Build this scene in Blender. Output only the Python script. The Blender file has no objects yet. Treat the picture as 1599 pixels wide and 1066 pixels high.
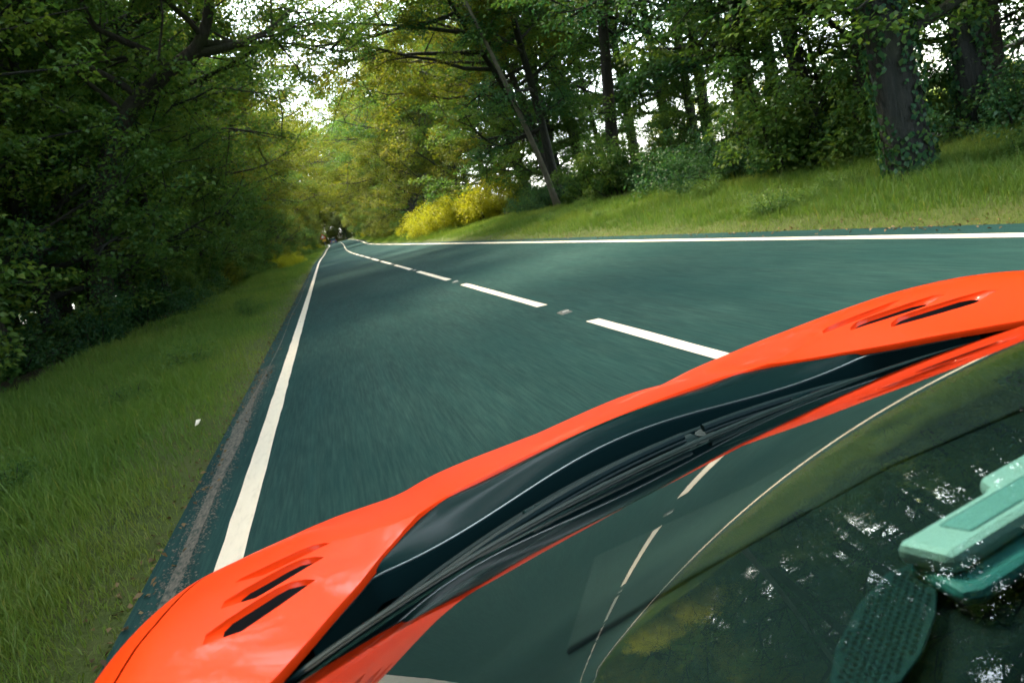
import bpy, bmesh, math, random
import numpy as np
from mathutils import Matrix, Vector
from mathutils.geometry import delaunay_2d_cdt

sc = bpy.context.scene
COL = sc.collection
rad = math.radians
PI = math.pi

# ------------------------------------------------------------------ camera
CAM_H = 1.27
F_PX, ROLL, PITCH, YAW = 1066.0, rad(14.8), rad(11.66), rad(12.71)
r_ = (math.cos(ROLL), -math.sin(ROLL)); d_ = (math.sin(ROLL), math.cos(ROLL))
Fv = Vector((math.sin(YAW)*math.cos(PITCH), math.cos(YAW)*math.cos(PITCH), -math.sin(PITCH)))
Rv = Vector((math.cos(YAW), -math.sin(YAW), 0)); Uv = Rv.cross(Fv)
right = Rv*r_[0] - Uv*d_[0]
up = -Rv*r_[1] + Uv*d_[1]
cam_d = bpy.data.cameras.new('camera')
cam = bpy.data.objects.new('camera', cam_d); COL.objects.link(cam)
M = Matrix((right, up, -Fv)).transposed().to_4x4(); M.translation = (0, 0, CAM_H)
cam.matrix_world = M
cam_d.sensor_width = 36.0; cam_d.lens = 36.0*F_PX/1599.0
cam_d.clip_start = 0.02; cam_d.clip_end = 3000
sc.camera = cam
cam_d.dof.use_dof = True; cam_d.dof.focus_distance = 2.2; cam_d.dof.aperture_fstop = 5.6; cam_d.dof.aperture_blades = 7

# ------------------------------------------------------------------ light
SUN_EL = rad(58); SUN_AZ = rad(-21)         # clockwise from straight ahead: high, front left
w = bpy.data.worlds.new('World'); sc.world = w; w.use_nodes = True
nt = w.node_tree; bg = nt.nodes['Background']
sky = nt.nodes.new('ShaderNodeTexSky'); sky.sky_type = 'NISHITA'; sky.sun_disc = False
sky.sun_elevation = SUN_EL; sky.sun_rotation = SUN_AZ
sky.air_density = 1.0; sky.dust_density = 1.2; sky.ozone_density = 1.5
hs = nt.nodes.new('ShaderNodeHueSaturation'); hs.inputs['Saturation'].default_value = .38; hs.inputs['Value'].default_value = 1.1   # thin bright veil of cloud
nt.links.new(sky.outputs[0], hs.inputs['Color'])
tn = nt.nodes.new('ShaderNodeMix'); tn.data_type = 'RGBA'; tn.blend_type = 'MULTIPLY'; tn.inputs[0].default_value = 1.0; tn.inputs[7].default_value = (.96, 1.0, .97, 1)
nt.links.new(hs.outputs[0], tn.inputs[6]); nt.links.new(tn.outputs[2], bg.inputs['Color'])
bg.inputs['Strength'].default_value = 0.15
sd = bpy.data.lights.new('sun', 'SUN'); sd.energy = 1.5; sd.angle = rad(11); sd.color = (1.0, 0.82, 0.56)
so = bpy.data.objects.new('sun', sd); COL.objects.link(so)
sdir = Vector((math.sin(SUN_AZ)*math.cos(SUN_EL), math.cos(SUN_AZ)*math.cos(SUN_EL), math.sin(SUN_EL)))
so.rotation_euler = sdir.to_track_quat('Z', 'Y').to_euler(); so.location = (0, 0, 40)
sc.view_settings.view_transform = 'Standard'; sc.view_settings.look = 'None'
sc.view_settings.exposure = 3.36; sc.view_settings.gamma = 1.0; sc.view_settings.use_curve_mapping = False
cy = sc.cycles
cy.use_denoising = True
cy.max_bounces = 8; cy.diffuse_bounces = 4; cy.glossy_bounces = 4; cy.transmission_bounces = 4; cy.transparent_max_bounces = 12
cy.sample_clamp_indirect = 6.0; cy.caustics_reflective = False; cy.caustics_refractive = False

# ------------------------------------------------------------------ helpers
def tag(o, label=None, cat=None, group=None, kind=None):
    if label: o['label'] = label
    if cat: o['category'] = cat
    if group: o['group'] = group
    if kind: o['kind'] = kind
    return o

def link(o, parent=None):
    COL.objects.link(o)
    if parent is not None: o.parent = parent
    return o

def np_mesh(name, V, faces, mat=None, smooth=False, attr=None, mats=None, midx=None):
    """V (n,3); faces: (m,k) int array or list of such arrays"""
    if isinstance(faces, np.ndarray): faces = [faces]
    faces = [f for f in faces if len(f)]
    me = bpy.data.meshes.new(name)
    V = np.asarray(V, dtype=np.float32)
    nl = sum(f.size for f in faces); nf = sum(len(f) for f in faces)
    me.vertices.add(len(V)); me.vertices.foreach_set('co', V.ravel())
    me.loops.add(nl); me.polygons.add(nf)
    me.loops.foreach_set('vertex_index', np.concatenate([f.ravel() for f in faces]).astype(np.int32))
    tot = np.concatenate([np.full(len(f), f.shape[1], np.int32) for f in faces])
    me.polygons.foreach_set('loop_start', np.concatenate([[0], np.cumsum(tot)[:-1]]).astype(np.int32))
    me.polygons.foreach_set('loop_total', tot)
    if smooth: me.polygons.foreach_set('use_smooth', np.ones(nf, bool))
    for m_ in (mats or ([mat] if mat else [])): me.materials.append(m_)
    if midx is not None: me.polygons.foreach_set('material_index', np.asarray(midx, np.int32))
    me.update(calc_edges=True)
    if attr is not None:
        a = me.attributes.new('tint', 'FLOAT', 'POINT'); a.data.foreach_set('value', np.asarray(attr, np.float32))
    return me

def obj(name, me, parent=None):
    return link(bpy.data.objects.new(name, me), parent)

def empty(name, loc=(0, 0, 0), rz=0.0, parent=None):
    o = bpy.data.objects.new(name, None); o.empty_display_size = 0.2
    o.location = loc; o.rotation_euler = (0, 0, rz)
    return link(o, parent)

class MB:
    """collects simple solids into one mesh"""
    def __init__(s): s.v = []; s.f = []
    def add(s, V, F):
        n = len(s.v); s.v += [tuple(map(float, p)) for p in V]; s.f += [tuple(i+n for i in f) for f in F]
    def box(s, c, size, rot=None, taper=1.0):
        x, y, z = (q/2 for q in size)
        P = [Vector((sx*x*(taper if sz > 0 else 1), sy*y*(taper if sz > 0 else 1), sz*z)) for sz in (-1, 1) for sx, sy in ((-1, -1), (1, -1), (1, 1), (-1, 1))]
        if rot is not None: P = [rot @ p for p in P]
        s.add([p+Vector(c) for p in P], [(3, 2, 1, 0), (4, 5, 6, 7), (0, 1, 5, 4), (1, 2, 6, 5), (2, 3, 7, 6), (3, 0, 4, 7)])
    def tube(s, pts, r, n=8, cap=True):
        V, Fc = tube(np.array(pts, float), np.broadcast_to(np.asarray(r, float), (len(pts),)), n)
        F = [tuple(f) for f in Fc]
        if cap:
            F.append(tuple(range(n-1, -1, -1))); m = len(V); F.append(tuple(range(m-n, m)))
        s.add(V, F)
    def prism(s, poly, z0, z1):
        n = len(poly)
        s.add([(x, y, z0) for x, y in poly]+[(x, y, z1) for x, y in poly],
              [tuple(range(n-1, -1, -1)), tuple(range(n, 2*n))]+[(i, (i+1) % n, n+(i+1) % n, n+i) for i in range(n)])
    def build(s, name, mat, parent=None, smooth=False, bevel=0.0):
        me = bpy.data.meshes.new(name); me.from_pydata(s.v, [], s.f)
        bm = bmesh.new(); bm.from_mesh(me)
        bmesh.ops.recalc_face_normals(bm, faces=bm.faces)
        if bevel > 0:
            bmesh.ops.bevel(bm, geom=[e for e in bm.edges if e.calc_face_angle(0) > 0.5], offset=bevel, segments=2, affect='EDGES', profile=0.5)
        for f in bm.faces: f.smooth = smooth
        if smooth:
            for e in bm.edges: e.smooth = e.calc_face_angle(0) < 0.7
        bm.to_mesh(me); bm.free(); me.materials.append(mat)
        return obj(name, me, parent)

def tube(P, R, n=8):
    """swept tube along polyline P (k,3) radii R"""
    k = len(P)
    T = np.gradient(P, axis=0); T /= np.linalg.norm(T, axis=1)[:, None]+1e-9
    ref = np.array([1.0, 0, 0]) if abs(T[0, 0]) < 0.8 else np.array([0, 1.0, 0])
    A = np.empty_like(P); a = np.cross(T[0], ref); a /= np.linalg.norm(a)
    for i in range(k):
        a = a - T[i]*(a@T[i]); a /= np.linalg.norm(a)+1e-9; A[i] = a
    B = np.cross(T, A)
    ang = np.linspace(0, 2*PI, n, endpoint=False)
    V = P[:, None]+R[:, None, None]*(np.cos(ang)[None, :, None]*A[:, None]+np.sin(ang)[None, :, None]*B[:, None])
    i = np.arange(k-1)[:, None]*n; j = np.arange(n)[None]; j2 = (j+1) % n
    Fq = np.stack([i+j, i+j2, i+n+j2, i+n+j], -1).reshape(-1, 4)
    return V.reshape(-1, 3), Fq

def ss(a, b, x):
    t = np.clip((np.asarray(x, float)-a)/(b-a), 0, 1); return t*t*(3-2*t)

def vnoise(x, y, seed=0):
    """cheap smooth value noise"""
    xi = np.floor(x); yi = np.floor(y); fx = x-xi; fy = y-yi
    fx = fx*fx*(3-2*fx); fy = fy*fy*(3-2*fy)
    def h(a, b): 
        s = np.sin(a*127.1+b*311.7+seed*74.7)*43758.5453
        return s-np.floor(s)
    return (h(xi, yi)*(1-fx)+h(xi+1, yi)*fx)*(1-fy)+(h(xi, yi+1)*(1-fx)+h(xi+1, yi+1)*fx)*fy

# ------------------------------------------------------------------ materials
def mat(name, color=(.5, .5, .5), rough=.5, metal=0.0, spec=0.5, coat=0.0, coat_rough=0.03):
    m = bpy.data.materials.new(name); m.use_nodes = True
    b = m.node_tree.nodes['Principled BSDF']
    b.inputs['Base Color'].default_value = (*color, 1); b.inputs['Roughness'].default_value = rough
    b.inputs['Metallic'].default_value = metal; b.inputs['Specular IOR Level'].default_value = spec
    b.inputs['Coat Weight'].default_value = coat; b.inputs['Coat Roughness'].default_value = coat_rough
    return m

class N:
    def __init__(s, m): s.t = m.node_tree; s.n = s.t.nodes; s.l = s.t.links; s.b = s.n.get('Principled BSDF')
    def new(s, ty, **kw):
        q = s.n.new(ty)
        for k, v in kw.items(): setattr(q, k, v)
        return q
    def noise(s, scale, detail=4, rough=.55, vec=None, dist=0):
        q = s.new('ShaderNodeTexNoise'); q.inputs['Scale'].default_value = scale; q.inputs['Detail'].default_value = detail
        q.inputs['Roughness'].default_value = rough; q.inputs['Distortion'].default_value = dist
        if vec is not None: s.l.new(vec, q.inputs['Vector'])
        return q.outputs[0]
    def ramp(s, fac, stops):
        q = s.new('ShaderNodeValToRGB'); e = q.color_ramp.elements
        while len(e) < len(stops): e.new(.5)
        for i, (p, c) in enumerate(stops): e[i].position = p; e[i].color = (*c, 1) if len(c) == 3 else c
        s.l.new(fac, q.inputs[0]); return q.outputs[0]
    def mix(s, fac, a, b, mode='MIX'):
        q = s.new('ShaderNodeMix', data_type='RGBA', blend_type=mode)
        for inp, v in ((q.inputs[0], fac), (q.inputs[6], a), (q.inputs[7], b)):
            if hasattr(v, 'is_output') or isinstance(v, bpy.types.NodeSocket): s.l.new(v, inp)
            elif isinstance(v, (int, float)): inp.default_value = v
            else: inp.default_value = (*v, 1)
        return q.outputs[2]
    def math(s, op, a, b=None):
        q = s.new('ShaderNodeMath', operation=op)
        for inp, v in ((q.inputs[0], a), (q.inputs[1], b)):
            if v is None: continue
            if isinstance(v, bpy.types.NodeSocket): s.l.new(v, inp)
            else: inp.default_value = v
        return q.outputs[0]
    def coords(s, scale=(1, 1, 1), rot=(0, 0, 0)):
        tc = s.new('ShaderNodeTexCoord'); mp = s.new('ShaderNodeMapping')
        mp.inputs['Scale'].default_value = scale; mp.inputs['Rotation'].default_value = rot
        s.l.new(tc.outputs['Object'], mp.inputs['Vector']); return mp.outputs[0]
    def bump(s, h, strength=.3, dist=.02):
        q = s.new('ShaderNodeBump'); q.inputs['Strength'].default_value = strength; q.inputs['Distance'].default_value = dist
        s.l.new(h, q.inputs['Height']); s.l.new(q.outputs[0], s.b.inputs['Normal'])

# road x,y in Object coords = world
def make_asphalt():
    m = mat('asphalt', rough=.9, spec=.06); k = N(m)
    agg = k.noise(150, 6, .8, k.coords())
    streak = k.noise(1.0, 5, .6, k.coords((9, .55, 1)))
    fine = k.noise(1.0, 4, .65, k.coords((60, 2.2, 1)))
    patch = k.noise(.55, 5, .6, k.coords((1.6, .5, 1)))
    c1 = k.ramp(agg, [(.26, (.004, .016, .016)), (.5, (.011, .034, .034)), (.76, (.050, .088, .082))])
    c2 = k.mix(k.ramp(streak, [(.35, (0, 0, 0)), (.75, (1, 1, 1))]), c1, (.020, .070, .067))
    c2b = k.mix(.55, c1, c2)
    c3 = k.mix(k.ramp(fine, [(.40, (0, 0, 0)), (.70, (.62, .62, .62))]), c2b, (.040, .090, .080))
    c4 = k.mix(k.ramp(patch, [(.3, (.55, .55, .55)), (.7, (0, 0, 0))]), c3, (.003, .031, .033))
    k.l.new(c4, k.b.inputs['Base Color'])
    k.bump(agg, .55, .006)
    return m

def make_line_paint():
    m = mat('road_paint', rough=.65); k = N(m)
    n1 = k.noise(22, 6, .7, k.coords((1, .25, 1))); n2 = k.noise(260, 2, .6, k.coords())
    dirt = k.ramp(n1, [(.28, (.60, .53, .43)), (.46, (.72, .64, .52)), (.8, (.78, .70, .57))])
    crack = k.ramp(n2, [(.22, (.50, .48, .42)), (.32, (1, 1, 1))])
    k.l.new(k.mix(.8, dirt, crack, 'MULTIPLY'), k.b.inputs['Base Color'])
    k.bump(n2, .4, .004)
    return m

def make_ground():
    m = mat('soil_and_turf', rough=.95, spec=.2); k = N(m)
    tc = k.new('ShaderNodeTexCoord'); sx = k.new('ShaderNodeSeparateXYZ'); k.l.new(tc.outputs['Object'], sx.inputs[0])
    at = k.new('ShaderNodeAttribute', attribute_name='tint')     # 0 forest floor, 1 verge, 2 meadow
    n1 = k.noise(2.2, 6, .65, k.coords()); n2 = k.noise(40, 4, .7, k.coords())
    floor = k.ramp(n1, [(.3, (.022, .020, .013)), (.55, (.045, .034, .020)), (.75, (.035, .045, .016))])
    verge = k.ramp(n1, [(.28, (.050, .075, .018)), (.5, (.075, .105, .024)), (.75, (.095, .095, .036))])
    mead = k.ramp(n1, [(.3, (.10, .14, .03)), (.7, (.16, .18, .05))])
    a = k.mix(k.ramp(at.outputs['Fac'], [(0, (0, 0, 0)), (.5, (1, 1, 1))]), floor, verge)
    b = k.mix(k.ramp(at.outputs['Fac'], [(.5, (0, 0, 0)), (1.0, (1, 1, 1))]), a, mead)
    k.l.new(k.mix(.55, b, k.ramp(n2, [(.3, (.35, .35, .35)), (.7, (1.25, 1.25, 1.25))]), 'MULTIPLY'), k.b.inputs['Base Color'])
    k.bump(n2, .8, .04)
    return m

def make_leaf(name, dark, mid, light, trans=.42):
    m = bpy.data.materials.new(name); m.use_nodes = True; k = N(m); k.n.remove(k.b)
    out = k.n['Material Output']
    at = k.new('ShaderNodeAttribute', attribute_name='tint')
    col = k.ramp(at.outputs['Fac'], [(0, dark), (.5, mid), (1, light)])
    df = k.new('ShaderNodeBsdfDiffuse'); tr = k.new('ShaderNodeBsdfTranslucent'); gl = k.new('ShaderNodeBsdfGlossy')
    gl.inputs['Roughness'].default_value = .5
    k.l.new(col, df.inputs[0])
    tcol = k.mix(.75, col, (1.7, 1.55, .45), 'MULTIPLY'); k.l.new(k.mix(.35, tcol, col), tr.inputs[0])
    ms = k.new('ShaderNodeMixShader'); ms.inputs[0].default_value = trans
    k.l.new(df.outputs[0], ms.inputs[1]); k.l.new(tr.outputs[0], ms.inputs[2])
    m2 = k.new('ShaderNodeMixShader'); m2.inputs[0].default_value = .02
    k.l.new(ms.outputs[0], m2.inputs[1]); k.l.new(gl.outputs[0], m2.inputs[2])
    k.l.new(m2.outputs[0], out.inputs['Surface'])
    return m

def make_bark(name, a, b):
    m = mat(name, rough=.9, spec=.25); k = N(m)
    n1 = k.noise(1.0, 6, .7, k.coords((14, 14, 3))); n2 = k.noise(1.2, 3, .5, k.coords())
    c = k.ramp(n1, [(.3, a), (.7, b)])
    moss = k.mix(k.ramp(n2, [(.5, (0, 0, 0)), (.7, (.6, .6, .6))]), c, (.035, .05, .018))
    k.l.new(moss, k.b.inputs['Base Color']); k.bump(n1, 1.0, .09)
    return m

MA = make_asphalt(); MP = make_line_paint(); MG = make_ground()
ML_green = make_leaf('leaf_green', (.030, .095, .036), (.068, .150, .032), (.145, .205, .030))
ML_yellow = make_leaf('leaf_spring_sunlit', (.045, .095, .014), (.110, .145, .016), (.21, .19, .022))  # young leaf yellow, with sunlight on and through the crowns worked into it
ML_deep = make_leaf('leaf_deep', (.016, .070, .040), (.036, .110, .044), (.080, .150, .036))
ML_bright = make_leaf('leaf_sunlit', (.17, .21, .010), (.28, .31, .012), (.38, .38, .02), .45)  # direct sun on bushes and field trees is put into this leaf colour
ML_olive = make_leaf('leaf_olive', (.05, .08, .025), (.09, .12, .035), (.16, .16, .05))
M_grass = make_leaf('grass_blade', (.052, .130, .022), (.105, .190, .030), (.19, .225, .048), .40)
MB_oak = make_bark('bark_oak', (.020, .020, .017), (.060, .055, .045))
MB_dark = make_bark('bark_dark', (.014, .016, .015), (.040, .040, .034))
MB_pale = make_bark('bark_pale', (.10, .095, .075), (.22, .20, .155))
MB_beech = make_bark('bark_beech', (.014, .019, .018), (.036, .040, .037))

def make_paint():
    m = mat('orange_paint', (.90, .072, .006), .45, 0, .12, .2, .02); k = N(m)
    fl = k.noise(900, 2, .5, k.coords())
    k.l.new(k.mix(k.ramp(fl, [(.35, (0, 0, 0)), (.75, (.25, .25, .25))]), (.90, .048, .003), (.94, .066, .006)), k.b.inputs['Base Color'])
    dust = k.noise(7, 5, .6, k.coords())
    k.l.new(k.ramp(dust, [(.3, (.015, .015, .015)), (.8, (.07, .07, .07))]), k.b.inputs['Coat Roughness'])
    return m
M_paint = make_paint()
M_gloss = mat('gloss_black', (.005, .018, .020), .16, 0, .02, .0, .03)
M_black = mat('matte_black', (.006, .020, .023), .55, 0, .4)
M_rubber = mat('rubber', (.005, .020, .023), .5, 0, .16)
M_liner = mat('vent_black', (.003, .006, .007), .8)
M_dash = mat('dash_trim', (.0015, .008, .009), .7, 0, .2)
M_mesh = mat('grille_plastic', (.006, .028, .030), .7, 0, .2)
M_disp = mat('display_plastic', (.46, .56, .55), .5)
M_glint = mat('edge_glint', (.20, .24, .26), .3, .7)  # pale metal for the painted-in glint along the cowl edge
M_seat = mat('seat_fabric', (.02, .03, .03), .8)
M_alloy = mat('alloy', (.25, .26, .27), .3, .9)
M_tyre = mat('tyre_rubber', (.012, .012, .012), .8)
M_red = mat('red_lens', (.65, .02, .03), .25, 0, .5)
M_white = mat('sign_white', (.8, .8, .78), .5)
M_redpaint = mat('sign_red', (.75, .06, .03), .5)
M_yellow = mat('sign_yellow', (.75, .42, .03), .5)
M_steel = mat('grey_post', (.25, .26, .26), .5, .3)
M_blue = mat('blue_paint', (.02, .05, .16), .35, 0, .5, .6)
M_plate = mat('plate_yellow', (.75, .55, .05), .5)
M_stud = mat('stud_rubber', (.10, .11, .10), .6)
M_reflector = mat('stud_reflector', (.62, .60, .54), .3)
M_litter = mat('litter_paper', (.75, .70, .58), .7)

def make_glass(name, tint, boost=1.5):
    m = bpy.data.materials.new(name); m.use_nodes = True; k = N(m); k.n.remove(k.b)
    tr = k.new('ShaderNodeBsdfTransparent'); tr.inputs[0].default_value = (*tint, 1)
    gl = k.new('ShaderNodeBsdfGlossy'); gl.inputs['Roughness'].default_value = 0.0
    fr = k.new('ShaderNodeFresnel'); fr.inputs['IOR'].default_value = boost
    mx = k.new('ShaderNodeMixShader'); k.l.new(fr.outputs[0], mx.inputs[0])
    k.l.new(tr.outputs[0], mx.inputs[1]); k.l.new(gl.outputs[0], mx.inputs[2])
    k.l.new(mx.outputs[0], k.n['Material Output'].inputs['Surface'])
    return m
M_glass = make_glass('windscreen_glass', (.74, .95, .92), 1.5)
M_glass_in = bpy.data.materials.new('windscreen_inner_face'); M_glass_in.use_nodes = True; k = N(M_glass_in); k.n.remove(k.b)
q_ = k.new('ShaderNodeBsdfTransparent'); q_.inputs[0].default_value = (.92, 1, .99, 1); k.l.new(q_.outputs[0], k.n['Material Output'].inputs['Surface'])
M_sideglass = make_glass('side_glass', (.25, .32, .32), 1.5)

# ------------------------------------------------------------------ ground and road
def shift(y):
    y = np.asarray(y, float)
    s = 2.1*ss(52, 190, y)
    return s-np.where(y > 222, ((y-222)/16.0)**2, 0)
def road_z(y):
    return .55*ss(86, 140, y)+.55*ss(135, 215, y)
XL, XC, XR = -.83, 2.1, 5.02
def ground_z(xr, y):
    xr = np.asarray(xr, float)
    z = road_z(y)-.03
    z = z+.10*ss(-1.15, -1.7, xr)+.30*ss(-2.0, -6.5, xr)+.10*(vnoise(xr*.9, np.asarray(y)*.6, 3)-.5)*ss(-1.3, -3, xr)
    z = z+.09*ss(5.35, 5.9, xr)+.20*ss(5.8, 9.0, xr)+.10*(vnoise(xr*.9, np.asarray(y)*.6, 5)-.5)*ss(5.6, 7, xr)
    return z

gx = np.unique(np.concatenate([[-900, -400, -200, -110, -70, -45, -30, -22, -16, -12], np.arange(-10, -1.4, .35), np.arange(-1.4, -1.0, .06), [-.9, 0, 1, 2, 3, 4, 5], np.arange(5.2, 5.9, .06), np.arange(6, 12, .35), [12, 14, 17, 22, 30, 40, 60, 90, 150, 300, 900]]))
gy = np.unique(np.concatenate([[-600, -250, -120, -70, -40], np.arange(-25, 40, .5), np.arange(40, 110, 1.0), np.arange(110, 262, 2.0), [275, 300, 350, 450, 700, 1500]]))
GX, GY = np.meshgrid(gx, gy)
gz_ = ground_z(GX, GY)
sh = shift(np.clip(GY, -1e9, 262))
ti = np.where((GX > -4.4) & (GX < 9.0), .5, 0.0); ti = np.where(GX > 17, 1.0, ti)
V = np.stack([GX+sh, GY, gz_], -1).reshape(-1, 3)
nx, ny = len(gx), len(gy)
ii = (np.arange(ny-1)[:, None]*nx+np.arange(nx-1)[None]).ravel()
ground = obj('ground', np_mesh('ground', V, np.stack([ii, ii+1, ii+nx+1, ii+nx], -1), MG, True, ti.ravel()))
tag(ground, 'earth bank, leafy wood floor and rough verge soil on both sides of the road', kind='structure')

def ribbon(x0, x1, ys, dz, jag=0.0, seed=0):
    ys = np.asarray(ys, float); s = shift(ys); z = road_z(ys)+dz
    rng = np.random.default_rng(seed); j0 = rng.normal(0, 1, len(ys))*jag; j1 = rng.normal(0, 1, len(ys))*jag
    n = len(ys)
    V = np.concatenate([np.stack([x0+s+j0, ys, z], -1), np.stack([x1+s+j1, ys, z], -1)])
    i = np.arange(n-1)
    return V, np.stack([i, i+n, i+n+1, i+1], -1)
ys_road = np.unique(np.concatenate([np.linspace(-40, 90, 131), np.linspace(90, 262, 140)]))
V, Fq = ribbon(-1.22, 5.42, ys_road, 0.0)
road = obj('road', np_mesh('road', V, Fq, MA, True))
tag(road, 'dark two lane asphalt road running away between the woods', kind='structure')
ys_l = np.unique(np.concatenate([np.arange(-20, 60, .25), np.arange(60, 262, 1.0)]))
for x, wd, sd_ in ((XL, .125, 1), (XR, .13, 2)):
    V, Fq = ribbon(x-wd/2, x+wd/2, ys_l, .004, .0022, sd_)
    obj('edge_line', np_mesh('edge_line', V, Fq, MP), road)
# dusty grit strip in the left gutter
y_d = np.arange(-2, 60, .2); s = shift(y_d)
rng = np.random.default_rng(8)
wv = (.034+.016*np.sin(y_d*1.3)+.022*rng.random(len(y_d)))*(1-ss(5.5, 8.5, y_d)*.85); cx = -1.085+.02*np.sin(y_d*.7)
M_dust = mat('grit_stone', (.22, .20, .17), .95, 0, .2); k = N(M_dust)
k.l.new(k.ramp(k.noise(60, 5, .7, k.coords((1, .4, 1))), [(.34, (.02, .04, .038)), (.55, (.12, .11, .093)), (.85, (.22, .20, .165))]), k.b.inputs['Base Color'])
# grit lies as small stones
ng = 6000
gyy = rng.uniform(.8, 9, ng)**1.0; ux = np.interp(gyy, y_d, cx)+rng.normal(0, .045, ng)
sz = rng.uniform(.003, .009, ng)
tetra = np.array([[1, 0, -.3], [-.5, .87, -.3], [-.5, -.87, -.3], [0, 0, .8]])
a = rng.uniform(0, 6.28, ng); ca, sa = np.cos(a), np.sin(a)
Vg = np.stack([tetra[None, :, 0]*ca[:, None]-tetra[None, :, 1]*sa[:, None], tetra[None, :, 0]*sa[:, None]+tetra[None, :, 1]*ca[:, None], np.broadcast_to(tetra[None, :, 2], (ng, 4))*.6], -1)*sz[:, None, None]
Vg += np.stack([ux, gyy, np.full(ng, .003)], -1)[:, None]
tf = np.array([[0, 1, 3], [1, 2, 3], [2, 0, 3]])
Fg = (np.arange(ng)[:, None, None]*4+tf[None]).reshape(-1, 3)
gr = obj('grit', np_mesh('grit', Vg.reshape(-1, 3), Fg, M_dust)); tag(gr, 'pale grit gathered along the left gutter of the road', kind='stuff')
V0 = np.stack([cx-wv, y_d, np.full(len(y_d), .0045)], -1); V1 = np.stack([cx+wv, y_d, np.full(len(y_d), .0045)], -1)
i = np.arange(len(y_d)-1); n = len(y_d)
obj('dust_strip', np_mesh('dust_strip', np.concatenate([V0, V1]), np.stack([i, i+n, i+n+1, i+1], -1), M_dust), road)

# centre dashes: 4.6 m mark, 1.46 m gap, a stud in every gap
y = 1.24-6.08*2
dash_n = 0
while y < 225:
    yy = np.linspace(y, y+4.62, 9)
    V, Fq = ribbon(XC-.055, XC+.055, yy, .004, .0018, int(y*10) % 997)
    V[0, 1] += .05; V[9+8, 1] -= .05
    obj('centre_dash', np_mesh('centre_dash', V, Fq, MP), road)
    if y > -8 and y < 70:
        ym = y+4.62+.73; zz = float(road_z(ym)); xx = XC+float(shift(ym))
        b = MB(); b.box((xx, ym, zz+.006), (.12, .18, .012), taper=.8); b.box((xx, ym, zz+.0165), (.09, .075, .011), taper=.85)
        st_ = b.build('road_stud', M_stud, road, bevel=.003)
        b = MB(); b.box((xx, ym-.036, zz+.018), (.07, .006, .008)); b.build('reflector', M_reflector, st_)
    y += 6.08

# ------------------------------------------------------------------ grass
def blades(rng, x, y, h, wd, lean, tint, seg=2):
    n = len(x)
    s = shift(y); z = ground_z(x, y)-.01
    a = rng.uniform(0, 2*PI, n); dx, dy = np.cos(a), np.sin(a)
    la = rng.uniform(0, 2*PI, n); lx, ly = np.cos(la)*lean, np.sin(la)*lean
    P = np.stack([x+s, y, z], -1)
    wv = np.stack([dx*wd/2, dy*wd/2, 0*wd], -1)
    if seg == 1:
        tip = P+np.stack([lx*h, ly*h, h], -1)
        V = np.stack([P-wv, P+wv, tip], 1)
        F3 = np.arange(n*3).reshape(n, 3); return V.reshape(-1, 3), [F3], np.repeat(tint, 3)
    mid = P+np.stack([lx*h*.3, ly*h*.3, h*.6], -1); tip = P+np.stack([lx*h, ly*h, h*(1-.25*lean)], -1)
    V = np.stack([P-wv, P+wv, mid+wv*.75, mid-wv*.75, tip], 1)
    b = np.arange(n)[:, None]*5
    return V.reshape(-1, 3), [b+np.array([[0, 1, 2, 3]]), b+np.array([[3, 2, 4]])], np.repeat(tint, 5)

def grass(name, label, parts):
    Vs, Q, T, A = [], [], [], []; off = 0
    for V, Fs, t in parts:
        for f in Fs: (Q if f.shape[1] == 4 else T).append(f+off)
        Vs.append(V); A.append(t); off += len(V)
    fl = ([np.concatenate(Q)] if Q else [])+([np.concatenate(T)] if T else [])
    o = obj(name, np_mesh(name, np.concatenate(Vs), fl, M_grass, False, np.concatenate(A)))
    tag(o, label, kind='stuff'); return o

def verge(rng, n, xa, xb, ya, yb, p, hmul, wmul, seg, edge):
    u = rng.random(n)                                   # density falls with distance
    a0, a1 = (ya+1.5)**(1-p), (yb+1.5)**(1-p)
    y = (a0+(a1-a0)*u)**(1/(1-p))-1.5
    x = rng.uniform(xa, xb, n)
    de = np.abs(x-edge)                                  # distance from the tarmac edge
    clump = vnoise(x*2.3, y*1.7, 11); cl2 = vnoise(x*.7, y*.5, 4)
    keep = rng.random(n) < np.clip(.25+1.1*clump, 0, 1)*np.clip(.15+de*2.2, 0, 1)
    x, y, de, clump, cl2 = x[keep], y[keep], de[keep], clump[keep], cl2[keep]
    h = (.045+.10*np.clip(de/1.2, 0, 1)+.10*clump*np.clip(de/1.5, 0, 1))*rng.uniform(.55, 1.35, len(x))*hmul
    h = h*np.where(rng.random(len(x)) < .02, 1.9, 1)
    wd = rng.uniform(.003, .006, len(x))*wmul*(1+y*.035)
    t = np.clip(.18+.55*cl2+.25*(rng.random(len(x))-.5)+.15*(1-np.clip(de/.8, 0, 1)), 0, 1)
    t = np.where(rng.random(len(x)) < .06, 1.0, t)
    return blades(rng, x, y, h, wd, rng.uniform(.15, .9, len(x)), t, seg)
rng = np.random.default_rng(5)
grass('verge_grass', 'rough uncut grass on the left verge beside the white line',
      [verge(rng, 210000, -5.2, -1.2, 1.2, 45, 1.55, 1.0, 1.0, 2, -1.2), verge(rng, 50000, -6, -1.2, 40, 190, 1.2, 1.7, 1.5, 1, -1.2)])
grass('verge_grass', 'soft grass on the right bank between road and wood',
      [verge(rng, 190000, 5.4, 10.0, 2, 45, 1.35, .95, 1.0, 2, 5.4), verge(rng, 60000, 5.4, 11, 40, 190, 1.2, 2.0, 1.5, 1, 5.4)])
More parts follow.
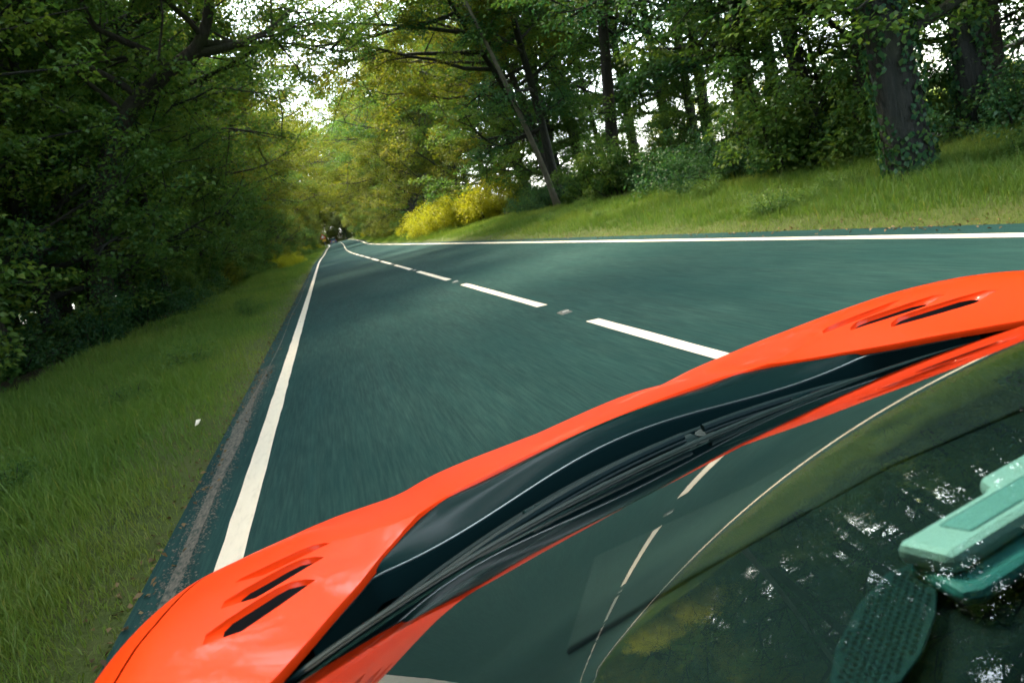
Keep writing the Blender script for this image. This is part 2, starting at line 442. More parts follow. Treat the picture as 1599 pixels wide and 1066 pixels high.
# meadow grass beyond the wood: coarse
mx = rng.uniform(18, 75, 30000); my = rng.uniform(-5, 130, 30000)
grass('meadow_grass', 'sunlit meadow glimpsed between the trunks on the right',
      [blades(rng, mx, my, rng.uniform(.3, .8, 30000), np.full(30000, .08), rng.uniform(.1, .5, 30000), rng.uniform(.5, 1, 30000), 1)])

# ------------------------------------------------------------------ foliage builders
def leaf_quads(rng, C, Nrm, Ax, L, Wd, tint):
    """folded rhombus leaves: centre C, normal, axis"""
    n = len(C)
    Ax = Ax-Nrm*np.sum(Ax*Nrm, 1)[:, None]; Ax /= np.linalg.norm(Ax, axis=1)[:, None]+1e-9
    B = np.cross(Nrm, Ax)
    L = L[:, None]; Wd = Wd[:, None]
    b = C-Ax*L*.5; t = C+Ax*L*.5-Nrm*L*.12
    l = C+B*Wd*.5+Nrm*Wd*.18-Ax*L*.06; r = C-B*Wd*.5+Nrm*Wd*.18-Ax*L*.06
    V = np.stack([b, r, t, l], 1).reshape(-1, 3)
    return V, np.arange(n*4).reshape(n, 4), np.repeat(tint, 4)

def sprays(rng, tips, per, rad_, flat, leaf, up_w=1.0):
    """leaves scattered in flattened clumps round the twig tips"""
    k = len(tips); T = np.repeat(tips, per, 0); n = len(T)
    ctint = np.repeat(rng.random(k), per)
    tilt = np.repeat(rng.normal(0, .25, (k, 2)), per, 0)
    rr = np.repeat(rad_*rng.uniform(.7, 1.3, k), per)
    d = rng.normal(0, 1, (n, 3)); d /= np.linalg.norm(d, axis=1)[:, None]; d *= (rng.random(n)**.45)[:, None]
    off = d*rr[:, None]; off[:, 2] *= flat
    off[:, 2] += off[:, 0]*tilt[:, 0]+off[:, 1]*tilt[:, 1]-.18*(off[:, 0]**2+off[:, 1]**2)/np.maximum(rr, .1)
    C = T+off
    Nn = rng.normal(0, .55, (n, 3)); Nn[:, 2] += up_w; Nn[:, :2] += off[:, :2]*.5
    Nn /= np.linalg.norm(Nn, axis=1)[:, None]
    Ax = off*np.array([1, 1, .3])+rng.normal(0, .25, (n, 3))*rr[:, None]; Ax[:, 2] -= .12
    L = leaf*rng.uniform(.6, 1.3, n); Wd = L*rng.uniform(.5, .72, n)
    t = np.clip(.5*ctint+.3*rng.random(n)+.2*rng.random(n), 0, 1)
    return leaf_quads(rng, C, Nn, Ax, L, Wd, t)

def bent_path(rng, p, d, L, seg, wob, bend):
    P = [np.array(p, float)]; d = np.array(d, float)
    for i in range(seg):
        d = d+rng.normal(0, wob, 3)+np.array([0, 0, bend]); d /= np.linalg.norm(d)
        P.append(P[-1]+d*L/seg)
    return np.array(P)

class Bark:
    def __init__(s): s.V = []; s.F = []; s.n = 0
    def add(s, P, R, sides):
        V, F = tube(np.asarray(P), np.asarray(R), sides)
        if sides >= 9:                                       # fluted, knotty trunk
            P_ = np.repeat(np.asarray(P, float), sides, 0); k_ = np.arange(len(P_)); th = (k_ % sides)*2*PI/sides; zz_ = P_[:, 2]
            m_ = 1+.05*np.sin(3*th+zz_*.7)+.045*np.sin(5*th-zz_*1.3+1)+.05*(vnoise(th*2.2, zz_*1.7, 3)-.5)+.10*np.exp(-np.maximum(zz_, 0)*1.6)*np.sin(4*th+.6)
            V = P_+(V-P_)*m_[:, None]
        s.V.append(V); s.F.append(F+s.n); s.n += len(V)
    def mesh(s, name, m): return np_mesh(name, np.concatenate(s.V), np.concatenate(s.F), m, True)

def interp_path(P, t):
    P = np.asarray(P); q = np.linspace(0, 1, len(P))
    return np.array([np.interp(t, q, P[:, i]) for i in range(3)])

def gen_tree(rng, trunk, r0, limbs, sub=6, per=60, spray_r=.55, flat=.45, leaf=.095, sides=9, twig=3):
    """trunk: polyline; limbs: list of (t, direction, length, radius, bend)"""
    bk = Bark(); trunk = np.asarray(trunk, float); k = len(trunk)
    tt = np.linspace(0, 1, k)
    R = r0*(1-.80*tt)+r0*.30*np.exp(-tt*22)
    bk.add(trunk, R, sides)
    tips = []
    for (t, d, L, r, bend) in limbs:
        p = interp_path(trunk, t); P = bent_path(rng, p, d, L, 6, .16, bend)
        bk.add(P, r*np.linspace(1, .18, 7), 6)
        for j in range(sub):
            u = rng.uniform(.28, 1.0); q = interp_path(P, u)
            dd = P[-1]-P[0]; dd /= np.linalg.norm(dd); e = dd*.5+rng.normal(0, .75, 3)*np.array([1, 1, .55]); e /= np.linalg.norm(e)
            Ls = L*rng.uniform(.22, .42)
            S = bent_path(rng, q, e, Ls, 3, .2, .02)
            bk.add(S, r*.35*np.linspace(1, .25, 4), 4)
            for m_ in range(twig):
                tips.append(interp_path(S, rng.uniform(.35, 1.05))+rng.normal(0, .12, 3))
        tips.append(P[-1]); tips.append(P[-2])
    tips = np.array(tips)
    LV, LF, LT = sprays(rng, tips, per, spray_r, flat, leaf)
    return bk, (LV, LF, LT)

def std_limbs(rng, n, t0, H, R, r0, low=0.0, elev0=15, elev1=65):
    out = []
    for i in range(n):
        u = (i+.5)/n; t = t0+(.97-t0)*u
        az = i*2.399+rng.uniform(-.5, .5)
        el = rad(elev0+(elev1-elev0)*u+rng.uniform(-10, 10))
        prof = (1-(abs(u-.35)/.75)**2)*.9+.15
        L = R*max(.25, prof)*rng.uniform(.8, 1.2)
        out.append((t, (math.cos(az)*math.cos(el), math.sin(az)*math.cos(el), math.sin(el)), L, r0*(.42-.25*u), .02))
    return out

PROTO = {}
def tree_proto(key, seed, H, R, r0, t0, n, leafmat, barkmat, lean=.5, **kw):
    rng = np.random.default_rng(seed)
    P = bent_path(rng, (0, 0, -.3), (rng.normal(0, .04)*lean, rng.normal(0, .04)*lean, 1), H, 9, .05*lean, .03)
    bk, (LV, LF, LT) = gen_tree(rng, P, r0, std_limbs(rng, n, t0, H, R, r0, elev0=kw.pop('e0', 12), elev1=kw.pop('e1', 62)), **kw)
    PROTO[key] = (bk.mesh('trunk', barkmat), np_mesh('crown', LV, LF, leafmat, False, LT))
tree_proto('beech', 1, 15, 5.2, .24, .10, 34, ML_green, MB_beech, sub=7, per=62, flat=.28, leaf=.125, spray_r=.62)
tree_proto('oak', 2, 13, 5.2, .30, .15, 32, ML_deep, MB_oak, sub=7, per=58, spray_r=.68, flat=.5, leaf=.12)
tree_proto('maple', 3, 12, 4.4, .20, .08, 32, ML_yellow, MB_dark, sub=7, per=56, spray_r=.6, flat=.5, leaf=.12)
tree_proto('ash', 4, 16, 4.4, .22, .20, 28, ML_green, MB_dark, sub=6, per=52, spray_r=.62, flat=.35, leaf=.12, e0=5, e1=66)
tree_proto('hazel', 5, 8.5, 3.8, .12, .05, 30, ML_green, MB_dark, sub=6, per=62, spray_r=.52, flat=.4, leaf=.105)
tree_proto('hawthorn', 6, 8.0, 3.4, .12, .07, 28, ML_olive, MB_dark, sub=6, per=62, spray_r=.48, flat=.6, leaf=.095)
tree_proto('field_oak', 7, 11, 4.6, .3, .12, 20, ML_bright, MB_oak, sub=5, per=36, spray_r=.8, flat=.6, leaf=.2)
tree_proto('arch', 9, 15.5, 8.2, .24, .46, 26, ML_green, MB_oak, sub=9, per=64, spray_r=.85, flat=.35, leaf=.15, e0=2, e1=50)
tree_proto('arch_yellow', 10, 15, 7.6, .24, .40, 26, ML_yellow, MB_oak, sub=9, per=64, spray_r=.85, flat=.4, leaf=.15, e0=2, e1=50)
tree_proto('tall', 8, 17, 3.8, .21, .20, 26, ML_deep, MB_dark, sub=5, per=50, spray_r=.6, flat=.3, leaf=.12, e0=0, e1=64)

def shrub_proto(key, seed, H, R, leafmat, per, leaf, stems=9):
    rng = np.random.default_rng(seed); bk = Bark(); tips = []
    for i in range(stems):
        a = i*2.4; el = rad(rng.uniform(35, 85))
        P = bent_path(rng, (.12*math.cos(a), .12*math.sin(a), -.1), (math.cos(a)*math.cos(el), math.sin(a)*math.cos(el), math.sin(el)), rng.uniform(.8, 1.15)*math.hypot(H*math.sin(el), R*math.cos(el)), 5, .14, -.02)
        bk.add(P, .022*np.linspace(1, .2, 6), 5)
        for j in range(8):
            q = interp_path(P, rng.uniform(.2, 1)); tips.append(q+rng.normal(0, .22, 3)*np.array([1, 1, .7]))
    tips = np.array(tips); tips[:, 2] = np.maximum(tips[:, 2], .12)
    LV, LF, LT = sprays(rng, tips, per, .34, .7, leaf)
    LV[:, 2] = np.maximum(LV[:, 2], .0)
    PROTO[key] = (bk.mesh('stem', MB_dark), np_mesh('foliage', LV, LF, leafmat, False, LT))
shrub_proto('bramble', 21, 1.3, 1.5, ML_deep, 70, .075)
shrub_proto('laurel', 22, 2.4, 1.6, ML_green, 95, .095)
shrub_proto('elder', 23, 2.2, 1.7, ML_yellow, 85, .085)
shrub_proto('sunlit_bush', 24, 1.5, 1.2, ML_bright, 110, .06, 12)  # bush in the sun, with the sunlight carried by its leaf colour
shrub_proto('nettle', 25, .8, 1.0, ML_green, 60, .06)

TREES = []
def place(name, part_names, key, xr, y, scale, rz, label, cat, group, sz=1.0, tilt=(0, 0)):
    x = xr+float(shift(y)); z = float(ground_z(xr, y))
    root = empty(name, (x, y, z)); root.rotation_euler = (tilt[0], tilt[1], rz); root.scale = (scale, scale, scale*sz)
    tag(root, label, cat, group)
    for nm, me in zip(part_names, PROTO[key]): obj(nm, me, root)
    return root

rng = np.random.default_rng(77)
KL = {'beech': 'broad tree with layered green sprays in the wood', 'oak': 'dark green spreading tree in the wood', 'maple': 'yellow green leafy tree in the wood',
      'ash': 'tall green tree with visible trunk in the wood', 'hazel': 'low bushy green tree in the wood', 'hawthorn': 'small olive leaved tree in the wood',
      'tall': 'tall thin dark tree in the wood'}
def wood(side, spots):
    for key, xr, y, s_, sz in spots:
        where = 'left of the road' if side == 'left' else 'right of the road'
        if y > 60: where += ', far off'
        place('woodland_tree', ('trunk', 'crown'), key, xr, y, s_, rng.uniform(0, 6.28), KL[key]+' '+where, 'tree',
              f'trees of the wood {where}, {key} like', sz, (rng.normal(0, .03), rng.normal(0, .03)))

# left wood: dense rows from the verge inwards
L_ = []
for y in np.arange(-16, 62, 3.6):
    L_.append((rng.choice(['hazel', 'beech', 'hawthorn', 'beech']), -7.4+rng.uniform(-.8, .5), y+rng.uniform(-1.0, 1.0), rng.uniform(.85, 1.05), 1.0))
for y in np.arange(-16, 62, 4.6):
    L_.append((rng.choice(['beech', 'oak', 'beech', 'ash']), -11+rng.uniform(-1.2, 1), y+rng.uniform(-1.5, 1.5), rng.uniform(.95, 1.15), 1.05))
    L_.append((rng.choice(['beech', 'oak', 'tall']), -17+rng.uniform(-2, 2), y+rng.uniform(-2, 2), rng.uniform(1., 1.25), 1.05))
for y in np.arange(-10, 70, 7):
    L_.append((rng.choice(['oak', 'beech']), -25+rng.uniform(-3, 3), y+rng.uniform(-3, 3), rng.uniform(1.1, 1.35), 1))
for y in np.arange(62, 225, 6.0):
    L_.append((rng.choice(['maple', 'hazel', 'hawthorn', 'maple']), -6.2+rng.uniform(-.8, .6), y, rng.uniform(.9, 1.15), 1.05))
    L_.append((rng.choice(['beech', 'maple', 'oak']), -11+rng.uniform(-1.5, 1.5), y+3, rng.uniform(1.0, 1.2), 1.1))
for y in np.arange(8, 170, 9):
    L_.append(('oak', -39+rng.uniform(-3, 3), y, 1.3, 1.0)); L_.append(('hazel', -35+rng.uniform(-2, 2), y+4, 1.2, .8))
wood('left', L_)
# right wood: thin, sky and field show through near the camera; dense further along
R_ = []
for y in np.arange(-16, 36, 4.0):
    R_.append((rng.choice(['ash', 'tall', 'beech', 'tall']), 11.2+rng.uniform(-1.0, 1.2), y+rng.uniform(-1.2, 1.2), rng.uniform(.9, 1.1), 1.0))
for y in np.arange(-14, 44, 6.5):
    R_.append((rng.choice(['ash', 'tall', 'tall']), 15+rng.uniform(-1, 1.6), y+rng.uniform(-2, 2), rng.uniform(.9, 1.1), 1.0))
for x, y, kx, s_ in ((13.2, 36.5, 'beech', 1.0), (13.0, 46, 'maple', 1.15), (14.5, 47, 'beech', 1.1), (10.6, 53, 'maple', 1.2), (16, 40, 'hazel', 1.2), (9.6, 60, 'maple', 1.1), (12.5, 41, 'beech', 1.1), (14, 57, 'oak', 1.1)):
    R_.append((kx, x, y, s_, 1.0))
for y in np.arange(66, 225, 6.0):
    R_.append((rng.choice(['maple', 'maple', 'hazel', 'hawthorn']), 9.6+rng.uniform(-.6, 1), y, rng.uniform(.9, 1.15), 1.0))
    R_.append((rng.choice(['beech', 'maple', 'oak']), 14.5+rng.uniform(-1.5, 2), y+3, rng.uniform(1.0, 1.2), 1.0))
R_ = [(k_, x+(3.2 if 19 < y < 31 and x < 13 else 0), y, s_, z_) for k_, x, y, s_, z_ in R_]
for x, y in ((11.8, 14), (12.8, 21.5), (13.2, 27.5), (13.6, 34)): R_.append(('hazel', x, y, .55, .9))
wood('right', R_)
# big trees whose crowns meet over the road
A_ = [('left', -7.6, -6, 1.0), ('left', -6.6, 15.5, 1.0), ('right', 11.5, 3.5, 1.12), ('right', 12.4, 10.5, 1.14), ('left', -6.4, 24.5, 1.02), ('left', -6.6, 0, 1.0), ('right', 12.6, 18.5, 1.14), ('left', -8.0, 13.5, 1.05), ('left', -7.6, 33, 1.05), ('left', -7.8, 45, 1.0), ('left', -8, 72, 1.0),
      ('right', 10.6, -3, 1.0), ('right', 11.4, 12.5, 1.0), ('right', 11.6, 26, 1.15), ('right', 10.6, 56, 1.0), ('right', 11, 84, 1.0)]
for side, xr, y, s_ in A_:
    place('overhanging_tree', ('trunk', 'crown'), 'arch', xr, y, s_, rng.uniform(0, 6.28), 'tall spreading tree on the %s whose high crown hangs over the road' % side, 'tree', 'overhanging trees on the %s' % side, 1.0, (0, .10 if side == 'left' else -.10))
for side, xr, y, s_ in (('right', 12.5, 35, 1.1), ('left', -5.9, 39, 1.0), ('left', -5.8, 50, 1.0), ('left', -5.4, 61, 1.0), ('right', 9.0, 68, 1.05), ('left', -5.2, 86, 1.1), ('right', 8.6, 98, 1.2), ('left', -4.8, 106, 1.2), ('right', 8.4, 116, 1.25),
        ('left', -4.6, 124, 1.3), ('right', 8.2, 134, 1.3), ('left', -4.6, 144, 1.35), ('right', 8.4, 156, 1.4), ('left', -5, 170, 1.5), ('right', 8.4, 182, 1.6), ('left', -5, 200, 1.7), ('right', 8, 210, 1.8)):
    place('overhanging_tree', ('trunk', 'crown'), 'arch_yellow', xr, y, s_, rng.uniform(0, 6.28), 'sunlit yellow green tree on the %s spreading over the distant road' % side, 'tree', 'yellow green overhanging trees on the %s' % side, 1.0, (0, .14 if side == 'left' else -.14))
for x, y, kx, s_ in ((13.5, 3, 'beech', 1), (14, 9, 'hazel', 1.2), (17, 5, 'oak', 1.1), (18, 11, 'hazel', 1.25), (12.6, 13.2, 'hazel', 1.1), (20, 15, 'oak', 1.0), (16, -2, 'hazel', 1.3), (21, 8, 'beech', 1.1), (19, 1, 'hazel', 1.3), (24, 12, 'oak', 1.1), (14.5, 15, 'beech', .95), (25, 4, 'oak', 1.2)):
    wood('right', [(kx, x, y, s_, 1.0)])
# trees closing the bend
E_ = [(rng.choice(['maple', 'hawthorn']), x, yy, 1.05, 1.0) for x, yy in ((-1, 262), (4, 258), (9, 255), (1, 272), (7, 270), (13, 262), (-6, 274), (14, 250))]
E_ += [(rng.choice(['hawthorn', 'maple']), x, 246+rng.uniform(-3, 3)+(x > 6)*-8, 1.0, 1.0) for x in np.arange(-14, 20, 2.6)]
for key, xr, y, s_, sz in E_:
    root = place('woodland_tree', ('trunk', 'crown'), key, 0, 225, s_*1.75, rng.uniform(0, 6), 'far leafy tree closing the view where the road bends', 'tree', 'far trees at the bend')
    root.location = (xr+1, y, 1.0)
# hedgerow beyond the meadow
for i, y in enumerate(np.arange(-10, 150, 11.0)):
    place('hedgerow_tree', ('trunk', 'crown'), 'field_oak', 66+rng.uniform(-4, 4), y+rng.uniform(-3, 3), rng.uniform(.55, .8), rng.uniform(0, 6), 'sunlit pale green tree beyond the meadow on the right', 'tree', 'field trees beyond the meadow')
# shrubs
for y in np.arange(-6, 60, 1.9):
    place('shrub', ('stem', 'foliage'), rng.choice(['laurel', 'bramble', 'laurel', 'elder'] if y > 25 else ['laurel', 'bramble', 'laurel', 'bramble']), -5.6+rng.uniform(-.7, .5)-(.4 if y < 14 else 0), y+rng.uniform(-.6, .6), rng.uniform(.7, 1.15), rng.uniform(0, 6), 'dark leafy shrub along the foot of the left wood', 'shrub', 'shrubs along the left wood edge')
for y in np.arange(62, 200, 4.0):
    place('shrub', ('stem', 'foliage'), rng.choice(['elder', 'laurel', 'sunlit_bush']), -4.6+rng.uniform(-.5, .5), y, rng.uniform(.8, 1.3), rng.uniform(0, 6), 'small distant shrub at the left wood edge', 'shrub', 'distant shrubs on the left')
    place('shrub', ('stem', 'foliage'), rng.choice(['elder', 'sunlit_bush', 'laurel']), 7.8+rng.uniform(-.5, .8), y+2, rng.uniform(.8, 1.3), rng.uniform(0, 6), 'small distant shrub at the right wood edge', 'shrub', 'distant shrubs on the right')
for y in np.arange(-4, 40, 1.7):
    place('shrub', ('stem', 'foliage'), rng.choice(['bramble', 'bramble', 'nettle', 'laurel']), 8.9+rng.uniform(-.5, .9)+.085*max(0, y-8), y+rng.uniform(-.6, .6), rng.uniform(.75, 1.15), rng.uniform(0, 6), 'low dark bramble at the foot of the right wood', 'shrub', 'brambles along the right wood edge')
for y in np.arange(-2, 44, 2.6):
    place('shrub', ('stem', 'foliage'), rng.choice(['laurel', 'bramble']), 12.6+rng.uniform(-.6, 1.0), y+rng.uniform(-.6, .6), rng.uniform(.8, 1.1), rng.uniform(0, 6), 'dark understorey shrub between the right trunks', 'shrub', 'understorey shrubs in the right wood')
for i, (x, y, s_) in enumerate(((7.6, 43.5, 1.55), (8.6, 42.0, 1.69), (9.5, 40.2, 1.82), (7.0, 46.5, 1.35), (6.8, 50, .9), (10.2, 38.6, 1.0))):
    place('sunlit_shrub', ('stem', 'foliage'), 'sunlit_bush', x, y, s_, i*1.3, 'bright yellow green bush on the right verge in the sun', 'shrub', 'bright bushes on the right verge')
for i, (x, y, s_) in enumerate(((-3.6, 58, .8), (-3.3, 63, .9), (-4.0, 61, 1.0), (-2.9, 67, .7), (-2.8, 150, .8))):
    place('sunlit_shrub', ('stem', 'foliage'), 'sunlit_bush', x, y, s_, i*1.7, 'bright yellow green bush on the left verge in the sun', 'shrub', 'bright bushes on the left verge')

for x in np.arange(-9, 17, 1.9):
    o = place('shrub', ('stem', 'foliage'), rng.choice(['laurel', 'elder']), 0, 225, 2.2, rng.uniform(0, 6), 'far shrub below the trees where the road bends away', 'shrub', 'far shrubs at the bend')
    o.location = (x+3, 243-abs(x-3)*.6+rng.uniform(-1, 1), .9)
for x0, y0 in ((-12, 4), (-13, 12), (-12, 20), (-14, 28), (-18, 8), (-19, 16), (-19, 25), (-22, 34), (-26, 14), (-27, 24), (-12.5, 8), (-13, 16), (-13, 24), (-23, 20), (-22, 29), (-32, 30), (-31, 20), (-30, 40), (-20, 44), (-24, 52), (-28, 60), (-22, 48), (-27, 56), (-18, 40), (-32, 68), (-16.5, 36), (-36, 76)):
    place('shrub', ('stem', 'foliage'), 'laurel', x0, y0, 2.0, rng.uniform(0, 6), 'dense dark understorey shrub deep in the left wood', 'shrub', 'understorey shrubs in the left wood')
# ---- single trees the photograph picks out
def hero(name, label, trunk, r0, limbs, leafmat, barkmat, seed, cat='tree', extra=None, **kw):
    rng_ = np.random.default_rng(seed); t0 = np.array(trunk[0])
    bk, (LV, LF, LT) = gen_tree(rng_, np.array(trunk)-t0, r0, limbs, **kw)
    root = empty(name, tuple(t0)); tag(root, label, cat)
    if extra:                                               # ivy climbing the trunk
        n_ = extra; tv = rng_.random(n_)**1.5*.45; Tk = np.array(trunk)-t0; q_ = np.array([interp_path(Tk, t) for t in tv]); th = rng_.uniform(0, 2*PI, n_)
        cov = vnoise(th*1.5, q_[:, 2]*.9, 9) > .28
        o_ = np.stack([np.cos(th), np.sin(th), 0*th], -1); C_ = q_+o_*(r0*(1.06-.5*tv)+.02+.05*rng_.random(n_))[:, None]
        Nv = o_+rng_.normal(0, .35, (n_, 3)); Nv /= np.linalg.norm(Nv, axis=1)[:, None]
        Av = np.stack([0*th, 0*th, -np.ones(n_)], -1)+rng_.normal(0, .4, (n_, 3)); Lv = rng_.uniform(.05, .10, n_)
        obj('ivy', np_mesh('ivy', *leaf_quads(rng_, C_[cov], Nv[cov], Av[cov], Lv[cov], Lv[cov]*.8, rng_.random(int(cov.sum())))[:2], ML_deep, False, np.repeat(rng_.random(int(cov.sum())), 4)), root)
    obj('trunk', bk.mesh('trunk', barkmat), root); obj('crown', np_mesh('crown', LV, LF, leafmat, False, LT), root)
    return root
def smooth_path(P, n=26):
    P = np.array(P, float); q = np.linspace(0, 1, len(P)); t = np.linspace(0, 1, n)
    # catmull-rom
    out = []
    for u in t*(len(P)-1):
        i = min(int(u), len(P)-2); f = u-i
        p0, p1, p2, p3 = P[max(i-1, 0)], P[i], P[i+1], P[min(i+2, len(P)-1)]
        out.append(.5*((2*p1)+(-p0+p2)*f+(2*p0-5*p1+4*p2-p3)*f*f+(-p0+3*p1-3*p2+p3)*f**3))
    return np.array(out)
# big oak on the left arching over the road
hero('leaning_oak', 'big dark oak on the left leaning right with a limb reaching over the road',
     smooth_path([(-6.3, 20.5, 0), (-5.7, 20.2, 2.0), (-4.9, 20, 3.9), (-3.9, 20, 5.5), (-2.6, 20, 6.4), (-1.4, 20, 7.1), (-.7, 20, 8.6), (-.5, 20.3, 10.5)]), .33,
     [(.66, (.95, .25, -.02), 4.4, .13, .01), (.70, (.6, .7, .25), 3.0, .09, .0), (.6, (-.5, .3, .8), 3.8, .12, .03), (.5, (-.8, -.4, .45), 3.5, .11, .02), (.78, (.4, -.6, .55), 3.2, .1, .02),
      (.82, (-.6, .2, .75), 3.0, .08, .02), (.88, (.7, .1, .6), 3.0, .07, .02), (.93, (-.1, -.7, .6), 2.8, .06, .02), (.97, (.3, .6, .7), 2.6, .05, .02), (.72, (-.3, -.8, .5), 3.0, .08, .02), (.45, (-.6, -.6, .3), 3.2, .08, .02), (.40, (-.3, .8, .4), 3.0, .07, .0)],
     ML_green, MB_oak, 31, extra=2500, sides=16, sub=6, per=70, spray_r=.5, flat=.4, leaf=.10)
# slim pale pole tree leaning left on the right bank
hero('pole_tree', 'slim pale bare trunk leaning left behind the bright bush on the right bank',
     smooth_path([(10.3, 29.6, .3), (9.95, 29.4, 2.3), (9.45, 29.2, 4.6), (8.8, 29, 7.2), (8.25, 29, 9.6), (8.0, 29, 12.5)]), .15,
     [(.82, (.5, .2, .8), 2.2, .05, .02), (.86, (-.7, -.2, .6), 2.4, .05, .02), (.9, (.3, -.6, .7), 2.2, .04, .02), (.94, (-.3, .6, .7), 2.0, .04, .02), (.98, (.1, 0, 1), 1.8, .03, 0)],
     ML_yellow, MB_pale, 32, sub=6, per=60)
# two trees whose limbs close the view above the road
hero('overhanging_tree', 'yellow green tree on the right reaching long limbs over the road',
     smooth_path([(11.8, 33.5, .2), (11.3, 33.3, 3), (10.3, 32.8, 6), (9.0, 32, 8.6), (7.8, 31, 11)]), .26,
     [(.60, (-1, -.1, .28), 8.5, .10, -.01), (.68, (-1, .25, .22), 9.2, .11, -.012), (.76, (-1, -.3, .2), 8.6, .1, -.012), (.84, (-1, .1, .12), 8.4, .09, -.012), (.90, (-.8, .5, .25), 5.0, .08, 0), (.96, (-.7, -.6, .4), 4.5, .07, 0), (.72, (.6, .5, .5), 3.5, .08, 0), (.9, (.6, -.4, .6), 3.5, .07, 0), (.66, (.2, -.9, .3), 3.5, .07, 0), (.98, (0, .2, 1), 3, .06, 0)],
     ML_yellow, MB_dark, 41, sub=15, per=95, spray_r=.6, flat=.4, leaf=.115)
hero('overhanging_tree', 'green tree on the left behind the leaning oak reaching high limbs over the road',
     smooth_path([(-6.0, 27.5, .2), (-5.8, 27.4, 3), (-5.2, 27.3, 6), (-4.3, 27.2, 8.4), (-3.4, 27, 11)]), .26,
     [(.62, (1, .1, .30), 7.6, .10, -.01), (.70, (1, -.3, .25), 7.8, .11, -.012), (.78, (1, .3, .2), 7.4, .1, -.012), (.86, (1, .0, .12), 6.0, .09, -.012), (.92, (.8, -.5, .25), 4.5, .08, 0), (.96, (.7, .6, .4), 4.5, .07, 0), (.72, (-.6, .5, .5), 3.5, .08, 0), (.9, (-.6, -.4, .6), 3.5, .07, 0), (.66, (-.2, -.9, .3), 3.5, .07, 0), (.98, (0, .2, 1), 3, .06, 0)],
     ML_green, MB_dark, 42, sub=15, per=95, spray_r=.6, flat=.4, leaf=.11)
# stout trunk near the right edge
hero('stout_beech', 'stout grey trunk standing nearest on the right bank',
     smooth_path([(7.6, 7.6, .1), (7.5, 7.65, 2.5), (7.35, 7.7, 5.5), (7.3, 7.8, 9), (7.3, 7.8, 13)]), .29,
     [(.20+.058*i, (math.cos(i*2.4)*.9, math.sin(i*2.4)*.9, .12+.05*i), 3.4-.12*i, .09-.005*i, .0) for i in range(14)],
     ML_green, MB_beech, 33, extra=2600, sides=20, sub=6, per=60, flat=.28, leaf=.10)
hero('grey_beech', 'second grey trunk close behind the stout trunk on the right',
     smooth_path([(9.9, 8.6, .2), (9.85, 8.6, 3), (9.9, 8.7, 7), (9.9, 8.8, 12)]), .24,
     [(.2+.07*i, (math.cos(i*2.4+1)*.9, math.sin(i*2.4+1)*.9, .15+.05*i), 3.2-.12*i, .08-.004*i, .0) for i in range(12)],
     ML_green, MB_beech, 34, extra=2500, sides=16, sub=6, per=55, flat=.28, leaf=.10)
# forked pair of dark trunks
hero('forked_tree', 'dark trunk of a close pair right of the leaning pale pole',
     smooth_path([(14.6, 36, .2), (14.3, 36, 3), (13.9, 36, 6.5), (13.4, 36, 11)]), .26,
     [(.35+.06*i, (math.cos(i*2.4)*.9, math.sin(i*2.4)*.9, .35+.04*i), 3.2-.1*i, .09-.005*i, .02) for i in range(10)], ML_green, MB_dark, 35, sub=6, per=60, flat=.35)
hero('forked_tree', 'thinner right hand trunk of the close pair behind the pale pole',
     smooth_path([(15.6, 35.4, .2), (15.4, 35.4, 3), (15.3, 35.4, 6.5), (15.5, 35.4, 11)]), .2,
     [(.4+.06*i, (math.cos(i*2.4+2)*.9, math.sin(i*2.4+2)*.9, .35+.04*i), 3.0-.1*i, .08-.005*i, .02) for i in range(9)], ML_green, MB_dark, 36, sub=6, per=60, flat=.35)
# slanting dark trunk against the sky
hero('slanting_tree', 'dark trunk slanting up to the left against the bright sky on the right',
     smooth_path([(15.6, 21.5, .2), (15.0, 21.3, 3), (13.6, 21, 6.0), (11.8, 20.8, 8.6), (10.4, 20.6, 11)]), .26,
     [(.5+.055*i, (math.cos(i*2.4)*.9, math.sin(i*2.4)*.9, .35+.04*i), 2.6-.1*i, .08-.005*i, .02) for i in range(8)], ML_deep, MB_dark, 37, sub=6, per=45, flat=.35)

# pale litter in the left verge
b = MB()
lx, ly = -1.45, 6.2; lz = float(ground_z(lx, ly))+.07
b.add([(lx-.015, ly-.07, lz), (lx+.02, ly-.06, lz+.01), (lx+.022, ly+.01, lz+.022), (lx+.015, ly+.08, lz+.015), (lx-.022, ly+.07, lz+.022), (lx-.02, ly, lz+.008), (lx, ly, lz-.01)],
      [(0, 1, 2, 5), (5, 2, 3, 4), (1, 0, 6), (2, 1, 6), (3, 2, 6), (4, 3, 6), (5, 4, 6), (0, 5, 6)])
lt = b.build('paper_scrap', M_litter); tag(lt, 'crumpled pale paper scrap lying in the left verge grass', 'litter')

# weeds and last year's leaves
for i in range(30):
    x, y = (-1.9-2.4*rng.random(), 2.5+22*rng.random()**1.3) if i % 2 else (6.2+2.6*rng.random(), 4+26*rng.random())
    place('weed', ('stem', 'foliage'), 'nettle', x, y, rng.uniform(.25, .5), rng.uniform(0, 6), 'low leafy weed in the %s verge grass' % ('left' if i % 2 else 'right'), 'plant', 'weeds in the %s verge' % ('left' if i % 2 else 'right'))
M_dead = make_leaf('dead_leaf', (.05, .03, .014), (.11, .07, .03), (.20, .14, .07), .1)
nl_ = 2600; lx_ = np.concatenate([rng.normal(-1.24, .10, nl_//3), rng.normal(5.45, .13, nl_//3), rng.uniform(7, 10.5, nl_-2*(nl_//3))]); ly_ = 1.5+40*rng.random(nl_)**1.5
C = np.stack([lx_+shift(ly_), ly_, np.maximum(ground_z(lx_, ly_), np.where((lx_ > -1.22) & (lx_ < 5.42), road_z(ly_), -9))+.012], -1)
